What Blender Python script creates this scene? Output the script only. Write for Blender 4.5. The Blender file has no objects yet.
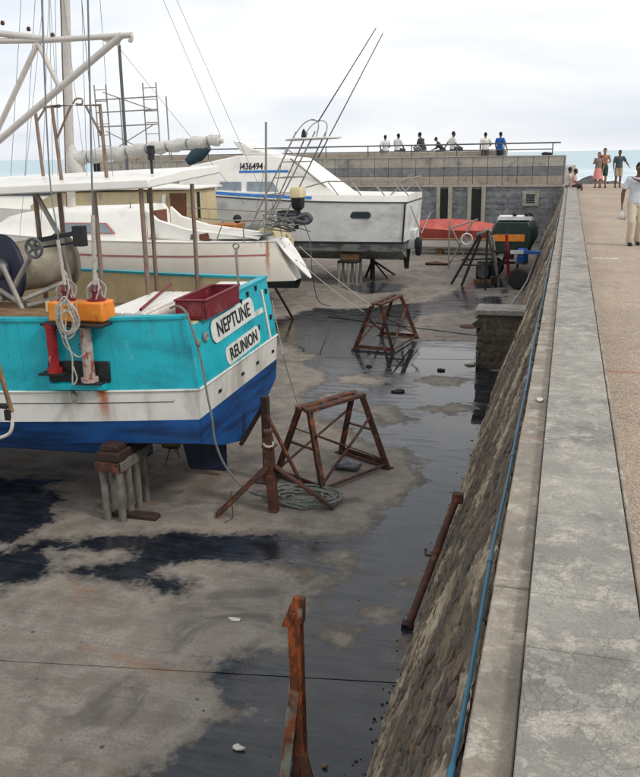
import bpy, bmesh, math, random
import numpy as np
from mathutils import Vector, Matrix, noise as mnoise
R = math.radians
random.seed(7)
scene = bpy.context.scene
C = scene.collection

# ------------------------------------------------------------------ camera
# world: X right of the quay line, Y along the quay towards the pier head, Z up, yard floor z = 0
CAM_H = 4.4
right = Vector((0.9601136783, 0.2791644034, -0.0157784824))
upv = Vector((-0.0610508025, 0.2643685961, 0.9624874258))
fwd = Vector((-0.2728635633, 0.9231340538, -0.2708671161))
cam_d = bpy.data.cameras.new('camera'); cam = bpy.data.objects.new('camera', cam_d); C.objects.link(cam)
cam.matrix_world = Matrix(((right.x, upv.x, -fwd.x, 0), (right.y, upv.y, -fwd.y, 0), (right.z, upv.z, -fwd.z, CAM_H), (0, 0, 0, 1)))
cam_d.sensor_fit = 'VERTICAL'; cam_d.sensor_height = 24.0; cam_d.lens = 24.0 * 830 / 777
cam_d.clip_start = 0.1; cam_d.clip_end = 40000
scene.camera = cam

# ------------------------------------------------------------------ sky and sun (bright overcast)
SUN_EL, SUN_AZ = R(40), R(108)      # azimuth from +Y towards +X
w = bpy.data.worlds.new('World'); scene.world = w; w.use_nodes = True
nt = w.node_tree; nt.nodes.clear()
def wn(t, **k):
    n = nt.nodes.new(t)
    for a, b in k.items(): setattr(n, a, b)
    return n
out = wn('ShaderNodeOutputWorld'); bg = wn('ShaderNodeBackground'); bg.inputs['Strength'].default_value = 0.1
sky = wn('ShaderNodeTexSky', sky_type='NISHITA', sun_disc=False)
sky.sun_elevation = SUN_EL; sky.sun_rotation = SUN_AZ; sky.air_density = 1.0; sky.dust_density = 2.0; sky.ozone_density = 1.2
tc = wn('ShaderNodeTexCoord'); mp = wn('ShaderNodeMapping'); mp.inputs['Scale'].default_value = (1.0, 1.0, 4.2)
nz = wn('ShaderNodeTexNoise'); nz.inputs['Scale'].default_value = 2.1; nz.inputs['Detail'].default_value = 6; nz.inputs['Roughness'].default_value = .52; nz.inputs['Distortion'].default_value = .35
rp = wn('ShaderNodeValToRGB'); e = rp.color_ramp.elements
e[0].position = .36; e[0].color = (9.2, 9.8, 10.7, 1); e[1].position = .62; e[1].color = (11.5, 11.35, 11.1, 1)
rf = wn('ShaderNodeMapRange'); rf.inputs['From Min'].default_value = .25; rf.inputs['From Max'].default_value = .6; rf.inputs['To Min'].default_value = .74; rf.inputs['To Max'].default_value = .95
mx = wn('ShaderNodeMix', data_type='RGBA')
L = nt.links.new
L(tc.outputs['Generated'], mp.inputs['Vector']); L(mp.outputs['Vector'], nz.inputs['Vector'])
L(nz.outputs['Fac'], rp.inputs['Fac']); L(nz.outputs['Fac'], rf.inputs['Value']); L(rf.outputs['Result'], mx.inputs['Factor'])
L(sky.outputs['Color'], mx.inputs[6]); L(rp.outputs['Color'], mx.inputs[7]); L(mx.outputs[2], bg.inputs['Color']); L(bg.outputs[0], out.inputs[0])
sd = bpy.data.lights.new('sun', 'SUN'); sd.energy = 1.5; sd.angle = R(10); sd.color = (1.0, .95, .88)
sun = bpy.data.objects.new('sun', sd); C.objects.link(sun); sun.location = (30, 20, 40)
sv = Vector((math.sin(SUN_AZ) * math.cos(SUN_EL), math.cos(SUN_AZ) * math.cos(SUN_EL), math.sin(SUN_EL)))
sun.rotation_euler = (-sv).to_track_quat('-Z', 'Y').to_euler()
vs = scene.view_settings; vs.view_transform = 'Standard'; vs.look = 'None'; vs.gamma = 1.0; vs.exposure = 0.0; vs.use_curve_mapping = False

def ray(x, y):
    return right * ((x - 320) / 830) + upv * (-(y - 388.5) / 830) + fwd
def at(x, y, Y):                      # point of the place seen at photo pixel x, y that stands at distance Y along the quay
    r = ray(x, y); t = Y / r.y
    return Vector((0, 0, CAM_H)) + r * t

# ------------------------------------------------------------------ mesh helpers
ORG = {}
def setp(o, label=None, cat=None, group=None, kind=None):
    if label: o['label'] = label
    if cat: o['category'] = cat
    if group: o['group'] = group
    if kind: o['kind'] = kind
    return o
def thing(name, label, cat, loc=(0, 0, 0), group=None, kind=None):
    o = bpy.data.objects.new(name, None); C.objects.link(o); o.location = loc; ORG[o.name] = Vector(loc)
    o.empty_display_size = .2
    return setp(o, label, cat, group, kind)
class MB:
    def __init__(s, xf=None): s.v = []; s.f = []; s.xf = xf
    def add(s, vs_, fs):
        b = len(s.v); s.v += [Vector(p) for p in vs_]; s.f += [tuple(i + b for i in q) for q in fs]; return s
    def box(s, lo, hi, rz=0, c=None):
        x0, y0, z0 = lo; x1, y1, z1 = hi
        p = [Vector(q) for q in ((x0, y0, z0), (x1, y0, z0), (x1, y1, z0), (x0, y1, z0), (x0, y0, z1), (x1, y0, z1), (x1, y1, z1), (x0, y1, z1))]
        if rz:
            cc = Vector(c) if c else Vector(((x0 + x1) / 2, (y0 + y1) / 2, 0)); m = Matrix.Rotation(rz, 3, 'Z')
            p = [m @ (q - cc) + cc for q in p]
        return s.add(p, [(0, 3, 2, 1), (4, 5, 6, 7), (0, 1, 5, 4), (1, 2, 6, 5), (2, 3, 7, 6), (3, 0, 4, 7)])
    def bar(s, p0, p1, wd, ht=None, up=(0, 0, 1)):
        p0, p1 = Vector(p0), Vector(p1); ht = ht or wd; t = (p1 - p0).normalized(); u = Vector(up)
        sd_ = t.cross(u)
        if sd_.length < .05: sd_ = t.cross(Vector((1, 0, 0)))
        sd_.normalize(); n = sd_.cross(t)
        q = []
        for p in (p0, p1):
            for a, b in ((-1, -1), (1, -1), (1, 1), (-1, 1)): q.append(p + sd_ * (a * wd / 2) + n * (b * ht / 2))
        return s.add(q, [(0, 1, 2, 3), (7, 6, 5, 4), (0, 4, 5, 1), (1, 5, 6, 2), (2, 6, 7, 3), (3, 7, 4, 0)])
    def angle(s, p0, p1, wd, t=.01, up=(0, 0, 1)):       # L-shaped steel section
        p0, p1 = Vector(p0), Vector(p1); d = (p1 - p0).normalized(); u = Vector(up); sd_ = d.cross(u)
        if sd_.length < .05: sd_ = d.cross(Vector((1, 0, 0)))
        sd_.normalize(); n = sd_.cross(d)
        pr = [(0, 0), (wd, 0), (wd, t), (t, t), (t, wd), (0, wd)]
        q = [p + sd_ * (a - wd / 3) + n * (b - wd / 3) for p in (p0, p1) for a, b in pr]
        return s.add(q, [(0, 3, 2, 1), (0, 5, 4, 3), (6, 7, 8, 9), (6, 9, 10, 11)] + [(i, (i + 1) % 6, 6 + (i + 1) % 6, 6 + i) for i in range(6)])
    def tube(s, pts, r, n=8, side=None, cap=True):
        pts = [Vector(p) for p in pts]; k = len(pts)
        rs = r if isinstance(r, (list, tuple)) else [r] * k
        prev = Vector(side) if side else None; rings = []
        for i, p in enumerate(pts):
            t = (pts[min(i + 1, k - 1)] - pts[max(i - 1, 0)]).normalized()
            if prev is None:
                prev = Vector((0, 0, 1)).cross(t)
                if prev.length < .1: prev = Vector((1, 0, 0))
            a = prev - t * prev.dot(t)
            if a.length < 1e-4: a = Vector((0, 1, 0)) - t * t.y
            a.normalize(); b = t.cross(a); prev = a
            ra, rb = rs[i] if isinstance(rs[i], (list, tuple)) else (rs[i], rs[i])
            rings.append([p + a * (ra * math.cos(2 * math.pi * j / n)) + b * (rb * math.sin(2 * math.pi * j / n)) for j in range(n)])
        return s.loft(rings, cap)
    def loft(s, rings, cap=True, closed=True):
        n = len(rings[0]); v = [p for r_ in rings for p in r_]; f = []
        for i in range(len(rings) - 1):
            for j in range(n if closed else n - 1):
                j2 = (j + 1) % n; f.append((i * n + j, i * n + j2, (i + 1) * n + j2, (i + 1) * n + j))
        if cap and closed: f.append(tuple(reversed(range(n)))); f.append(tuple(range((len(rings) - 1) * n, len(rings) * n)))
        return s.add(v, f)
    def lathe(s, prof, c, axis=(0, 0, 1), n=20):          # prof: (radius, height along axis)
        c = Vector(c); a = Vector(axis).normalized(); u = a.cross(Vector((0, 0, 1)))
        if u.length < .1: u = a.cross(Vector((1, 0, 0)))
        u.normalize(); v_ = a.cross(u)
        return s.loft([[c + a * h + (u * math.cos(2 * math.pi * j / n) + v_ * math.sin(2 * math.pi * j / n)) * max(r, .0005) for j in range(n)] for r, h in prof])
    def ball(s, c, r, n=12, m=8):
        c = Vector(c); r = r if isinstance(r, (tuple, list)) else (r, r, r)
        return s.loft([[c + Vector((r[0] * math.sin(a) * math.cos(2 * math.pi * j / n), r[1] * math.sin(a) * math.sin(2 * math.pi * j / n), -r[2] * math.cos(a))) for j in range(n)]
                       for a in [max(.03, min(math.pi - .03, math.pi * i / m)) for i in range(m + 1)]])
    def prism(s, poly, d):                                # polygon points (3-D, planar) extruded by vector d
        d = Vector(d); k = len(poly); p = [Vector(q) for q in poly]
        return s.add(p + [q + d for q in p], [tuple(range(k)), tuple(reversed(range(k, 2 * k)))] + [((i + 1) % k, i, k + i, k + (i + 1) % k) for i in range(k)])
    def build(s, name, mat, parent=None, origin=None, smooth=40, bevel=0, kind=None, label=None, seg=1):
        v = [s.xf(p) for p in s.v] if s.xf else s.v
        o0 = ORG[parent.name] if parent is not None else (Vector(origin) if origin else Vector((0, 0, 0)))
        me = bpy.data.meshes.new(name); me.from_pydata([tuple(p - o0) for p in v], [], s.f)
        bm = bmesh.new(); bm.from_mesh(me); bmesh.ops.recalc_face_normals(bm, faces=bm.faces); bm.to_mesh(me); bm.free()
        me.materials.append(mat)
        if smooth:
            me.shade_smooth(); me.set_sharp_from_angle(angle=R(smooth))
        o = bpy.data.objects.new(name, me); C.objects.link(o)
        if parent is not None: o.parent = parent
        else: o.location = o0
        ORG[o.name] = o0
        if bevel:
            b = o.modifiers.new('bevel', 'BEVEL'); b.width = bevel; b.segments = seg; b.limit_method = 'ANGLE'; b.angle_limit = R(40)
        if kind: o['kind'] = kind
        if label: o['label'] = label
        return o

# ------------------------------------------------------------------ materials
def lin(c):                                              # 0..255 sRGB triple to linear
    return tuple(((x / 255) / 12.92 if x / 255 <= .04045 else ((x / 255 + .055) / 1.055) ** 2.4) for x in c) + (1,)
class NT:
    def __init__(s, name):
        s.m = bpy.data.materials.new(name); s.m.use_nodes = True; s.t = s.m.node_tree
        s.b = s.t.nodes['Principled BSDF']; s.o = s.t.nodes['Material Output']
    def n(s, t, **k):
        q = s.t.nodes.new(t)
        for a, b in k.items():
            if a in q.inputs.keys() and not hasattr(q, a): q.inputs[a].default_value = b
            else:
                try: setattr(q, a, b)
                except Exception: q.inputs[a].default_value = b
        return q
    def l(s, a, b): s.t.links.new(a, b)
    def coord(s, world=False, scale=(1, 1, 1), rot=(0, 0, 0)):
        src = s.n('ShaderNodeNewGeometry').outputs['Position'] if world else s.n('ShaderNodeTexCoord').outputs['Object']
        m = s.n('ShaderNodeMapping'); m.inputs['Scale'].default_value = scale; m.inputs['Rotation'].default_value = rot
        s.l(src, m.inputs['Vector']); return m.outputs[0]
    def noise(s, vec, scale, detail=5, rough=.55, dist=0):
        q = s.n('ShaderNodeTexNoise'); q.inputs['Scale'].default_value = scale; q.inputs['Detail'].default_value = detail
        q.inputs['Roughness'].default_value = rough; q.inputs['Distortion'].default_value = dist; s.l(vec, q.inputs['Vector']); return q.outputs['Fac']
    def voro(s, vec, scale, feature='F1', out='Distance', rnd=1):
        q = s.n('ShaderNodeTexVoronoi'); q.feature = feature; q.inputs['Scale'].default_value = scale; q.inputs['Randomness'].default_value = rnd
        s.l(vec, q.inputs['Vector']); return q.outputs[out]
    def ss(s, val, a, b, lo=0, hi=1):                     # smooth step a..b -> lo..hi
        q = s.n('ShaderNodeMapRange', interpolation_type='SMOOTHSTEP')
        for k, x in (('From Min', a), ('From Max', b), ('To Min', lo), ('To Max', hi)): q.inputs[k].default_value = x
        s.l(val, q.inputs['Value']); return q.outputs['Result']
    def math(s, op, a, b=None, clamp=False):
        q = s.n('ShaderNodeMath', operation=op, use_clamp=clamp)
        for i, x in enumerate((a, b)):
            if x is None: continue
            if isinstance(x, (int, float)): q.inputs[i].default_value = x
            else: s.l(x, q.inputs[i])
        return q.outputs[0]
    def mix(s, fac, a, b, blend='MIX'):
        q = s.n('ShaderNodeMix', data_type='RGBA', blend_type=blend)
        for i, x in ((0, fac), (6, a), (7, b)):
            if isinstance(x, (int, float)): q.inputs[i].default_value = x
            elif isinstance(x, tuple): q.inputs[i].default_value = x if len(x) == 4 else x + (1,)
            else: s.l(x, q.inputs[i])
        return q.outputs[2]
    def attr(s, name):
        return s.n('ShaderNodeAttribute', attribute_name=name).outputs['Fac']
    def bump(s, h, strength=.3, dist=.02, prev=None):
        q = s.n('ShaderNodeBump'); q.inputs['Strength'].default_value = strength; q.inputs['Distance'].default_value = dist
        s.l(h, q.inputs['Height'])
        if prev is not None: s.l(prev, q.inputs['Normal'])
        return q.outputs[0]
    def done(s, col=None, rough=None, normal=None, metal=None):
        for k, x in (('Base Color', col), ('Roughness', rough), ('Normal', normal), ('Metallic', metal)):
            if x is None: continue
            if isinstance(x, (int, float, tuple)): s.b.inputs[k].default_value = x
            else: s.l(x, s.b.inputs[k])
        return s.m
def pm(name, rgb, rough=.6, metal=0., var=.14, vs_=5., bump=.15, bs=60., stains=(), bd=.01, spots=()):
    """procedural paint / metal / cloth: value mottling, stains (rgb, scale vector, lo, hi, amount), fine relief"""
    k = NT(name); v = k.coord(); c0 = lin(rgb)
    n1 = k.noise(v, vs_, 6, .6); f = k.ss(n1, .3, .7)
    col = k.mix(f, tuple(x * (1 - var) for x in c0[:3]) + (1,), tuple(min(1, x * (1 + var)) for x in c0[:3]) + (1,))
    for (src, sc, lo, hi, amt) in stains:
        m = k.ss(k.noise(k.coord(scale=sc), 1.0, 6, .62), lo, hi, 0, amt); col = k.mix(m, col, lin(src))
    for (src, x0, wd, z0, z1, amt) in spots:              # rust run at one place of the thing: x position, width, from height z1 down to z0
        q = k.n('ShaderNodeSeparateXYZ'); k.l(k.n('ShaderNodeTexCoord').outputs['Object'], q.inputs[0])
        ax_ = k.math('ABSOLUTE', k.math('ADD', k.math('SUBTRACT', q.outputs[0], x0), k.math('MULTIPLY', k.math('SUBTRACT', k.noise(v, 7, 4), .5), wd)))
        mk = k.math('MULTIPLY', k.ss(ax_, wd * .75, wd * .1), k.math('MULTIPLY', k.ss(q.outputs[2], z0, z0 + (z1 - z0) * .8), k.ss(q.outputs[2], z1 + .02, z1 - .02)))
        mk = k.math('MULTIPLY', mk, k.ss(k.noise(k.coord(scale=(30, 30, 3)), 1, 4), .12, .5)); col = k.mix(k.math('MULTIPLY', mk, amt), col, lin(src))
    n2 = k.noise(v, bs, 4, .6)
    rg = k.math('ADD', rough - .08, k.math('MULTIPLY', n1, .16))
    return k.done(col, rg, k.bump(n2, bump, bd), metal)
RUSTC = (96, 48, 26)
MAT = {}
def M(n): return MAT[n]
dirt = ((70, 62, 52), (3, 3, 1.2), .52, .75, .45)
rustrun = ((128, 70, 34), (5, 5, .9), .64, .74, .6)
MAT['turq'] = pm('turquoise_paint', (16, 170, 184), .42, var=.09, vs_=2.5, bump=.06, bs=25, stains=(((6, 110, 128), (1.2, 1.2, 3), .45, .7, .5), ((40, 88, 92), (4, 4, .8), .56, .74, .4), ((105, 75, 50), (9, 9, 1.2), .66, .74, .55), ((96, 190, 196), (5, 5, 2.2), .60, .70, .4), ((20, 74, 84), (22, 22, 9), .66, .70, .6)))
MAT['hullwhite'] = pm('hull_white_paint', (218, 216, 208), .45, var=.05, vs_=3, bump=.06, bs=25, stains=(((150, 145, 132), (2.5, 2.5, .8), .46, .68, .65), ((88, 84, 76), (20, 20, 9), .66, .71, .6), ((120, 92, 62), (8, 8, 1.0), .68, .77, .5)), spots=(((176, 88, 34), 2.18, .13, .70, 1.26, 1.0),))
MAT['antifoul'] = pm('blue_antifouling', (14, 76, 138), .55, var=.2, vs_=2.2, bump=.12, bs=30, stains=(((10, 40, 78), (.7, .7, 7), .44, .62, .8), ((60, 78, 90), (3, 3, 3), .62, .8, .4)))
MAT['gel'] = pm('white_gelcoat', (236, 233, 225), .35, var=.04, vs_=2, bump=.04, bs=20, stains=(((160, 154, 140), (1.2, 1.2, 1.2), .5, .8, .45), ((130, 112, 84), (5, 5, .7), .68, .8, .4)))
MAT['gelsail'] = pm('white_gelcoat_rust_run', (238, 230, 216), .35, var=.04, vs_=2, bump=.04, bs=20, stains=(((160, 154, 140), (1.2, 1.2, 1.2), .5, .8, .45), ((130, 112, 84), (5, 5, .7), .68, .8, .4)), spots=(((176, 112, 58), 4.26, .10, .9, 1.93, .9),))
MAT['gelgrey'] = pm('scuffed_grey_gelcoat', (222, 223, 220), .42, var=.05, vs_=2, bump=.05, bs=20, stains=(((110, 108, 100), (6, 6, 2), .64, .72, .5), ((150, 148, 140), (1, 1, 2), .45, .7, .5)))
MAT['cream'] = pm('cream_paint', (202, 186, 146), .5, var=.08, vs_=3, stains=(dirt,))
MAT['bottompale'] = pm('worn_pale_bottom_paint', (146, 152, 150), .6, var=.2, vs_=3, stains=(dirt, ((52, 56, 58), (1.5, 1.5, 5), .45, .6, .7)))
MAT['oldpipe'] = pm('dark_weathered_pipe', (116, 112, 104), .6, .2, .2, 8, .2, 60, stains=((RUSTC, (9, 9, 3), .56, .7, .7), ((60, 56, 50), (4, 4, 2), .5, .7, .6)))
MAT['bottomgrey'] = pm('grey_bottom_paint', (58, 64, 66), .6, var=.2, vs_=3, stains=(dirt,))
MAT['rust'] = pm('rusty_steel', (72, 44, 32), .82, .0, .35, 9, .6, 55, stains=(((142, 76, 36), (7, 7, 7), .52, .66, .85), ((112, 92, 78), (9, 9, 5), .60, .70, .6), ((38, 27, 22), (3, 3, 3), .5, .68, .8)), bd=.006)
MAT['darkrust'] = pm('dark_rusted_steel', (50, 34, 28), .8, .0, .3, 9, .5, 55, stains=(((92, 48, 28), (6, 6, 6), .55, .7, .7),), bd=.006)
MAT['galv'] = pm('weathered_galvanised_pipe', (148, 144, 136), .5, .35, .14, 8, .12, 60, stains=(((108, 74, 50), (9, 9, 2), .6, .74, .65),))
MAT['whitepipe'] = pm('white_painted_pipe', (200, 192, 184), .42, .0, .07, 5, .1, 50, stains=(((140, 96, 76), (6, 6, 6), .62, .74, .6),))
MAT['brownpipe'] = pm('weathered_brown_pipe', (132, 112, 98), .55, .15, .15, 8, .1, 50, stains=((RUSTC, (7, 7, 2), .58, .74, .6),))
MAT['steel'] = pm('dull_steel', (96, 98, 100), .45, .6, .15, 8, .1, 60, stains=((RUSTC, (8, 8, 3), .62, .78, .5),))
MAT['blacksteel'] = pm('black_painted_steel', (30, 30, 32), .5, .1, .3, 8, .15, 60, stains=((RUSTC, (8, 8, 3), .62, .76, .5),))
MAT['orange'] = pm('orange_plastic', (226, 128, 38), .5, 0, .14, 5, .1, 40, stains=(dirt, ((234, 160, 60), (2, 2, 2), .5, .66, .45), ((96, 70, 40), (9, 9, 5), .6, .7, .6), ((180, 80, 20), (3, 3, 3), .55, .75, .4)))
MAT['red'] = pm('red_paint', (150, 26, 30), .5, 0, .15, 8, .1, 50, stains=(((190, 180, 170), (14, 14, 9), .6, .68, .75),))
MAT['chipped'] = pm('chipped_red_white_paint', (170, 160, 150), .55, 0, .12, 8, .15, 50, stains=(((140, 40, 36), (16, 16, 10), .5, .6, .85),))
MAT['maroon'] = pm('maroon_plastic', (112, 26, 38), .55, 0, .2, 8, .15, 40, stains=(dirt, ((150, 80, 84), (5, 5, 5), .54, .68, .5)))
MAT['black'] = pm('black_rubber', (26, 26, 27), .7, 0, .2, 10, .2, 70)
MAT['navy'] = pm('dark_blue_flange_paint', (24, 32, 58), .6, 0, .25, 8, .15, 50, stains=((RUSTC, (6, 6, 6), .62, .76, .4),))
MAT['drumgrey'] = pm('worn_grey_drum_paint', (150, 142, 126), .6, .1, .18, 6, .2, 50, stains=((RUSTC, (5, 5, 5), .55, .72, .6), ((60, 56, 50), (4, 4, 4), .55, .75, .5)))
MAT['rope'] = pm('pale_rope', (176, 170, 158), .9, 0, .25, 40, .6, 220)
MAT['greyrope'] = pm('grey_green_rope', (118, 122, 116), .9, 0, .25, 40, .6, 220)
MAT['wire'] = pm('steel_wire', (112, 116, 120), .5, .5, .2, 30, .1, 90)
MAT['wood'] = pm('weathered_wood', (124, 96, 66), .8, 0, .25, 5, .35, 60, stains=(((64, 50, 38), (3, 18, 18), .5, .7, .6),))
MAT['brownwood'] = pm('brown_varnished_wood', (104, 58, 34), .5, 0, .2, 6, .15, 60)
MAT['canvas'] = pm('white_sail_canvas', (208, 204, 196), .85, 0, .1, 4, .7, 14, stains=(((150, 144, 132), (2, 6, 6), .5, .75, .5),), bd=.04)
MAT['window'] = pm('tinted_boat_window', (52, 62, 70), .1, 0, .2, 2, .02, 10)
MAT['paleglass'] = pm('pale_grey_window', (128, 138, 146), .15, 0, .15, 2, .02, 10)
MAT['bluestripe'] = pm('blue_stripe_paint', (36, 112, 190), .45, 0, .12, 6, .05, 40, stains=(((200, 205, 205), (6, 6, 6), .6, .7, .7),))
MAT['redstripe'] = pm('faded_red_stripe', (176, 112, 112), .5, 0, .12, 6, .05, 40)
MAT['letter'] = pm('black_lettering', (24, 24, 26), .6, 0, .2, 6, .02, 40, stains=(((120, 122, 120), (30, 30, 30), .60, .68, .55),))
MAT['plate'] = pm('white_name_plate', (212, 214, 208), .5, 0, .06, 6, .05, 40, stains=(dirt, ((150, 150, 140), (6, 6, 6), .55, .7, .5)))
MAT['green'] = pm('dark_green_hull_paint', (30, 52, 44), .4, 0, .2, 4, .06, 40, stains=(dirt,))
MAT['bluecan'] = pm('bright_blue_plastic', (36, 96, 170), .4, 0, .12, 5, .06, 40)
MAT['redcover'] = pm('faded_red_cover', (176, 78, 68), .7, 0, .14, 3, .2, 20, stains=(((206, 120, 108), (1.5, 1.5, 1.5), .5, .75, .5),))
MAT['pipeblue'] = pm('blue_plastic_pipe', (14, 86, 112), .45, 0, .16, 6, .06, 40, stains=(((100, 100, 96), (7, 7, 7), .6, .75, .5),))

# ------------------------------------------------------------------ the yard floor: wet areas as real ground shapes (metres)
WET =[
 [ (-2.78,4.39),(-2.56,4.88),(-2.38,5.22),(-2.15,5.40),(-2.21,5.51),(-2.48,5.57),(-2.81,5.81),(-2.78,6.05),(-2.14,6.45),(-2.22,7.03),(-2.15,7.47),(-2.04,7.79),(-2.27,7.91),(-3.01,7.94),(-3.38,7.84),(-3.85,7.72),(-4.18,7.40),(-3.64,7.28),(-3.79,7.09),(-4.33,7.22),(-4.67,7.17),(-5.24,7.10),(-5.54,6.63),(-6.03,6.29),(-6.57,6.94),(-6.06,7.33),(-5.87,7.72),(-4.88,8.11),(-4.47,8.36),(-3.55,8.51),(-2.56,8.57),(-2.18,8.70),(-2.06,9.06),(-2.03,9.46),(-1.90,10.19),(-1.68,10.87),(-1.84,11.52),(-2.41,12.06),(-2.67,11.95),(-3.38,12.90),(-4.39,13.67),(-4.61,14.92),(-4.41,15.57),(-4.50,16.12),(-5.47,16.97),(-4.95,17.57),(-5.76,17.90),(-6.64,19.03),(-7.81,20.03),(-7.44,21.80),(-7.00,23.50),(-5.99,23.53),(-3.87,25.17),(-3.21,28.33),(-3.07,30.52),(-2.05,31.22),(-1.73,25.95),(-1.71,24.88),(-3.08,23.62),(-3.93,22.82),(-3.85,20.86),(-3.72,19.54),(-1.87,19.83),(-1.76,18.77),(-1.30,17.02),(0.06,17.32),(-0.20,4.99) ],
 [ (-8.2,9.3),(-6.9,9.5),(-6.61,9.64),(-6.81,9.21),(-6.27,8.91),(-6.05,8.32),(-6.19,7.70),(-6.61,7.32) ],
 [ (-7.20,27.60),(-6.44,28.92),(-5.30,28.64),(-5.18,27.09),(-6.18,26.28) ],
]
DRY =[
 [ (-4.33,15.83),(-3.91,16.17),(-3.25,15.92),(-3.55,15.54),(-4.06,15.50) ],
 [ (-4.29,14.56),(-3.84,14.81),(-3.75,14.48),(-4.14,14.32) ],
 [ (-3.32,13.86),(-2.97,14.20),(-2.57,13.55),(-2.35,13.43),(-2.75,13.17) ],
 [ (-2.60,16.07),(-2.30,16.46),(-1.82,16.25),(-1.91,15.84),(-2.39,15.73) ],
 [ (-2.22,14.18),(-1.82,14.47),(-1.44,14.37),(-1.59,14.03),(-2.02,13.98) ],
 [ (-2.33,8.16),(-2.19,8.32),(-2.09,8.22),(-2.11,8.00),(-2.26,8.01) ],
 [ (-1.63,7.20),(-1.47,7.32),(-1.39,7.25),(-1.48,7.09) ],
 [ (-1.91,6.65),(-1.74,6.76),(-1.70,6.67),(-1.82,6.50) ],
 [ (-1.36,6.72),(-1.23,6.85),(-1.18,6.72),(-1.29,6.54) ],
 [ (-1.49,7.84),(-1.35,7.92),(-1.29,7.78),(-1.42,7.62) ],
 [ (-5.37,7.33),(-4.69,7.66),(-4.62,7.57),(-5.29,7.25) ],
 [ (-5.50,7.58),(-4.74,7.75),(-4.80,7.63),(-5.44,7.49) ],
 [ (-2.94,27.72),(-2.01,28.33),(-1.88,26.69),(-2.48,26.38) ],
]
PUD =[
 [ (-6.08,18.92),(-4.86,19.18),(-4.50,17.57),(-5.52,17.44) ],
 [ (-4.11,18.16),(-2.86,18.74),(-1.26,18.68),(-1.22,17.56),(-2.33,16.70),(-3.19,16.76) ],
 [ (-2.48,15.71),(-1.53,15.93),(-1.33,14.91),(-2.19,14.51) ],
 [ (-1.91,13.83),(-1.17,14.18),(-1.14,12.66),(-1.54,12.32) ],
]

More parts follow.
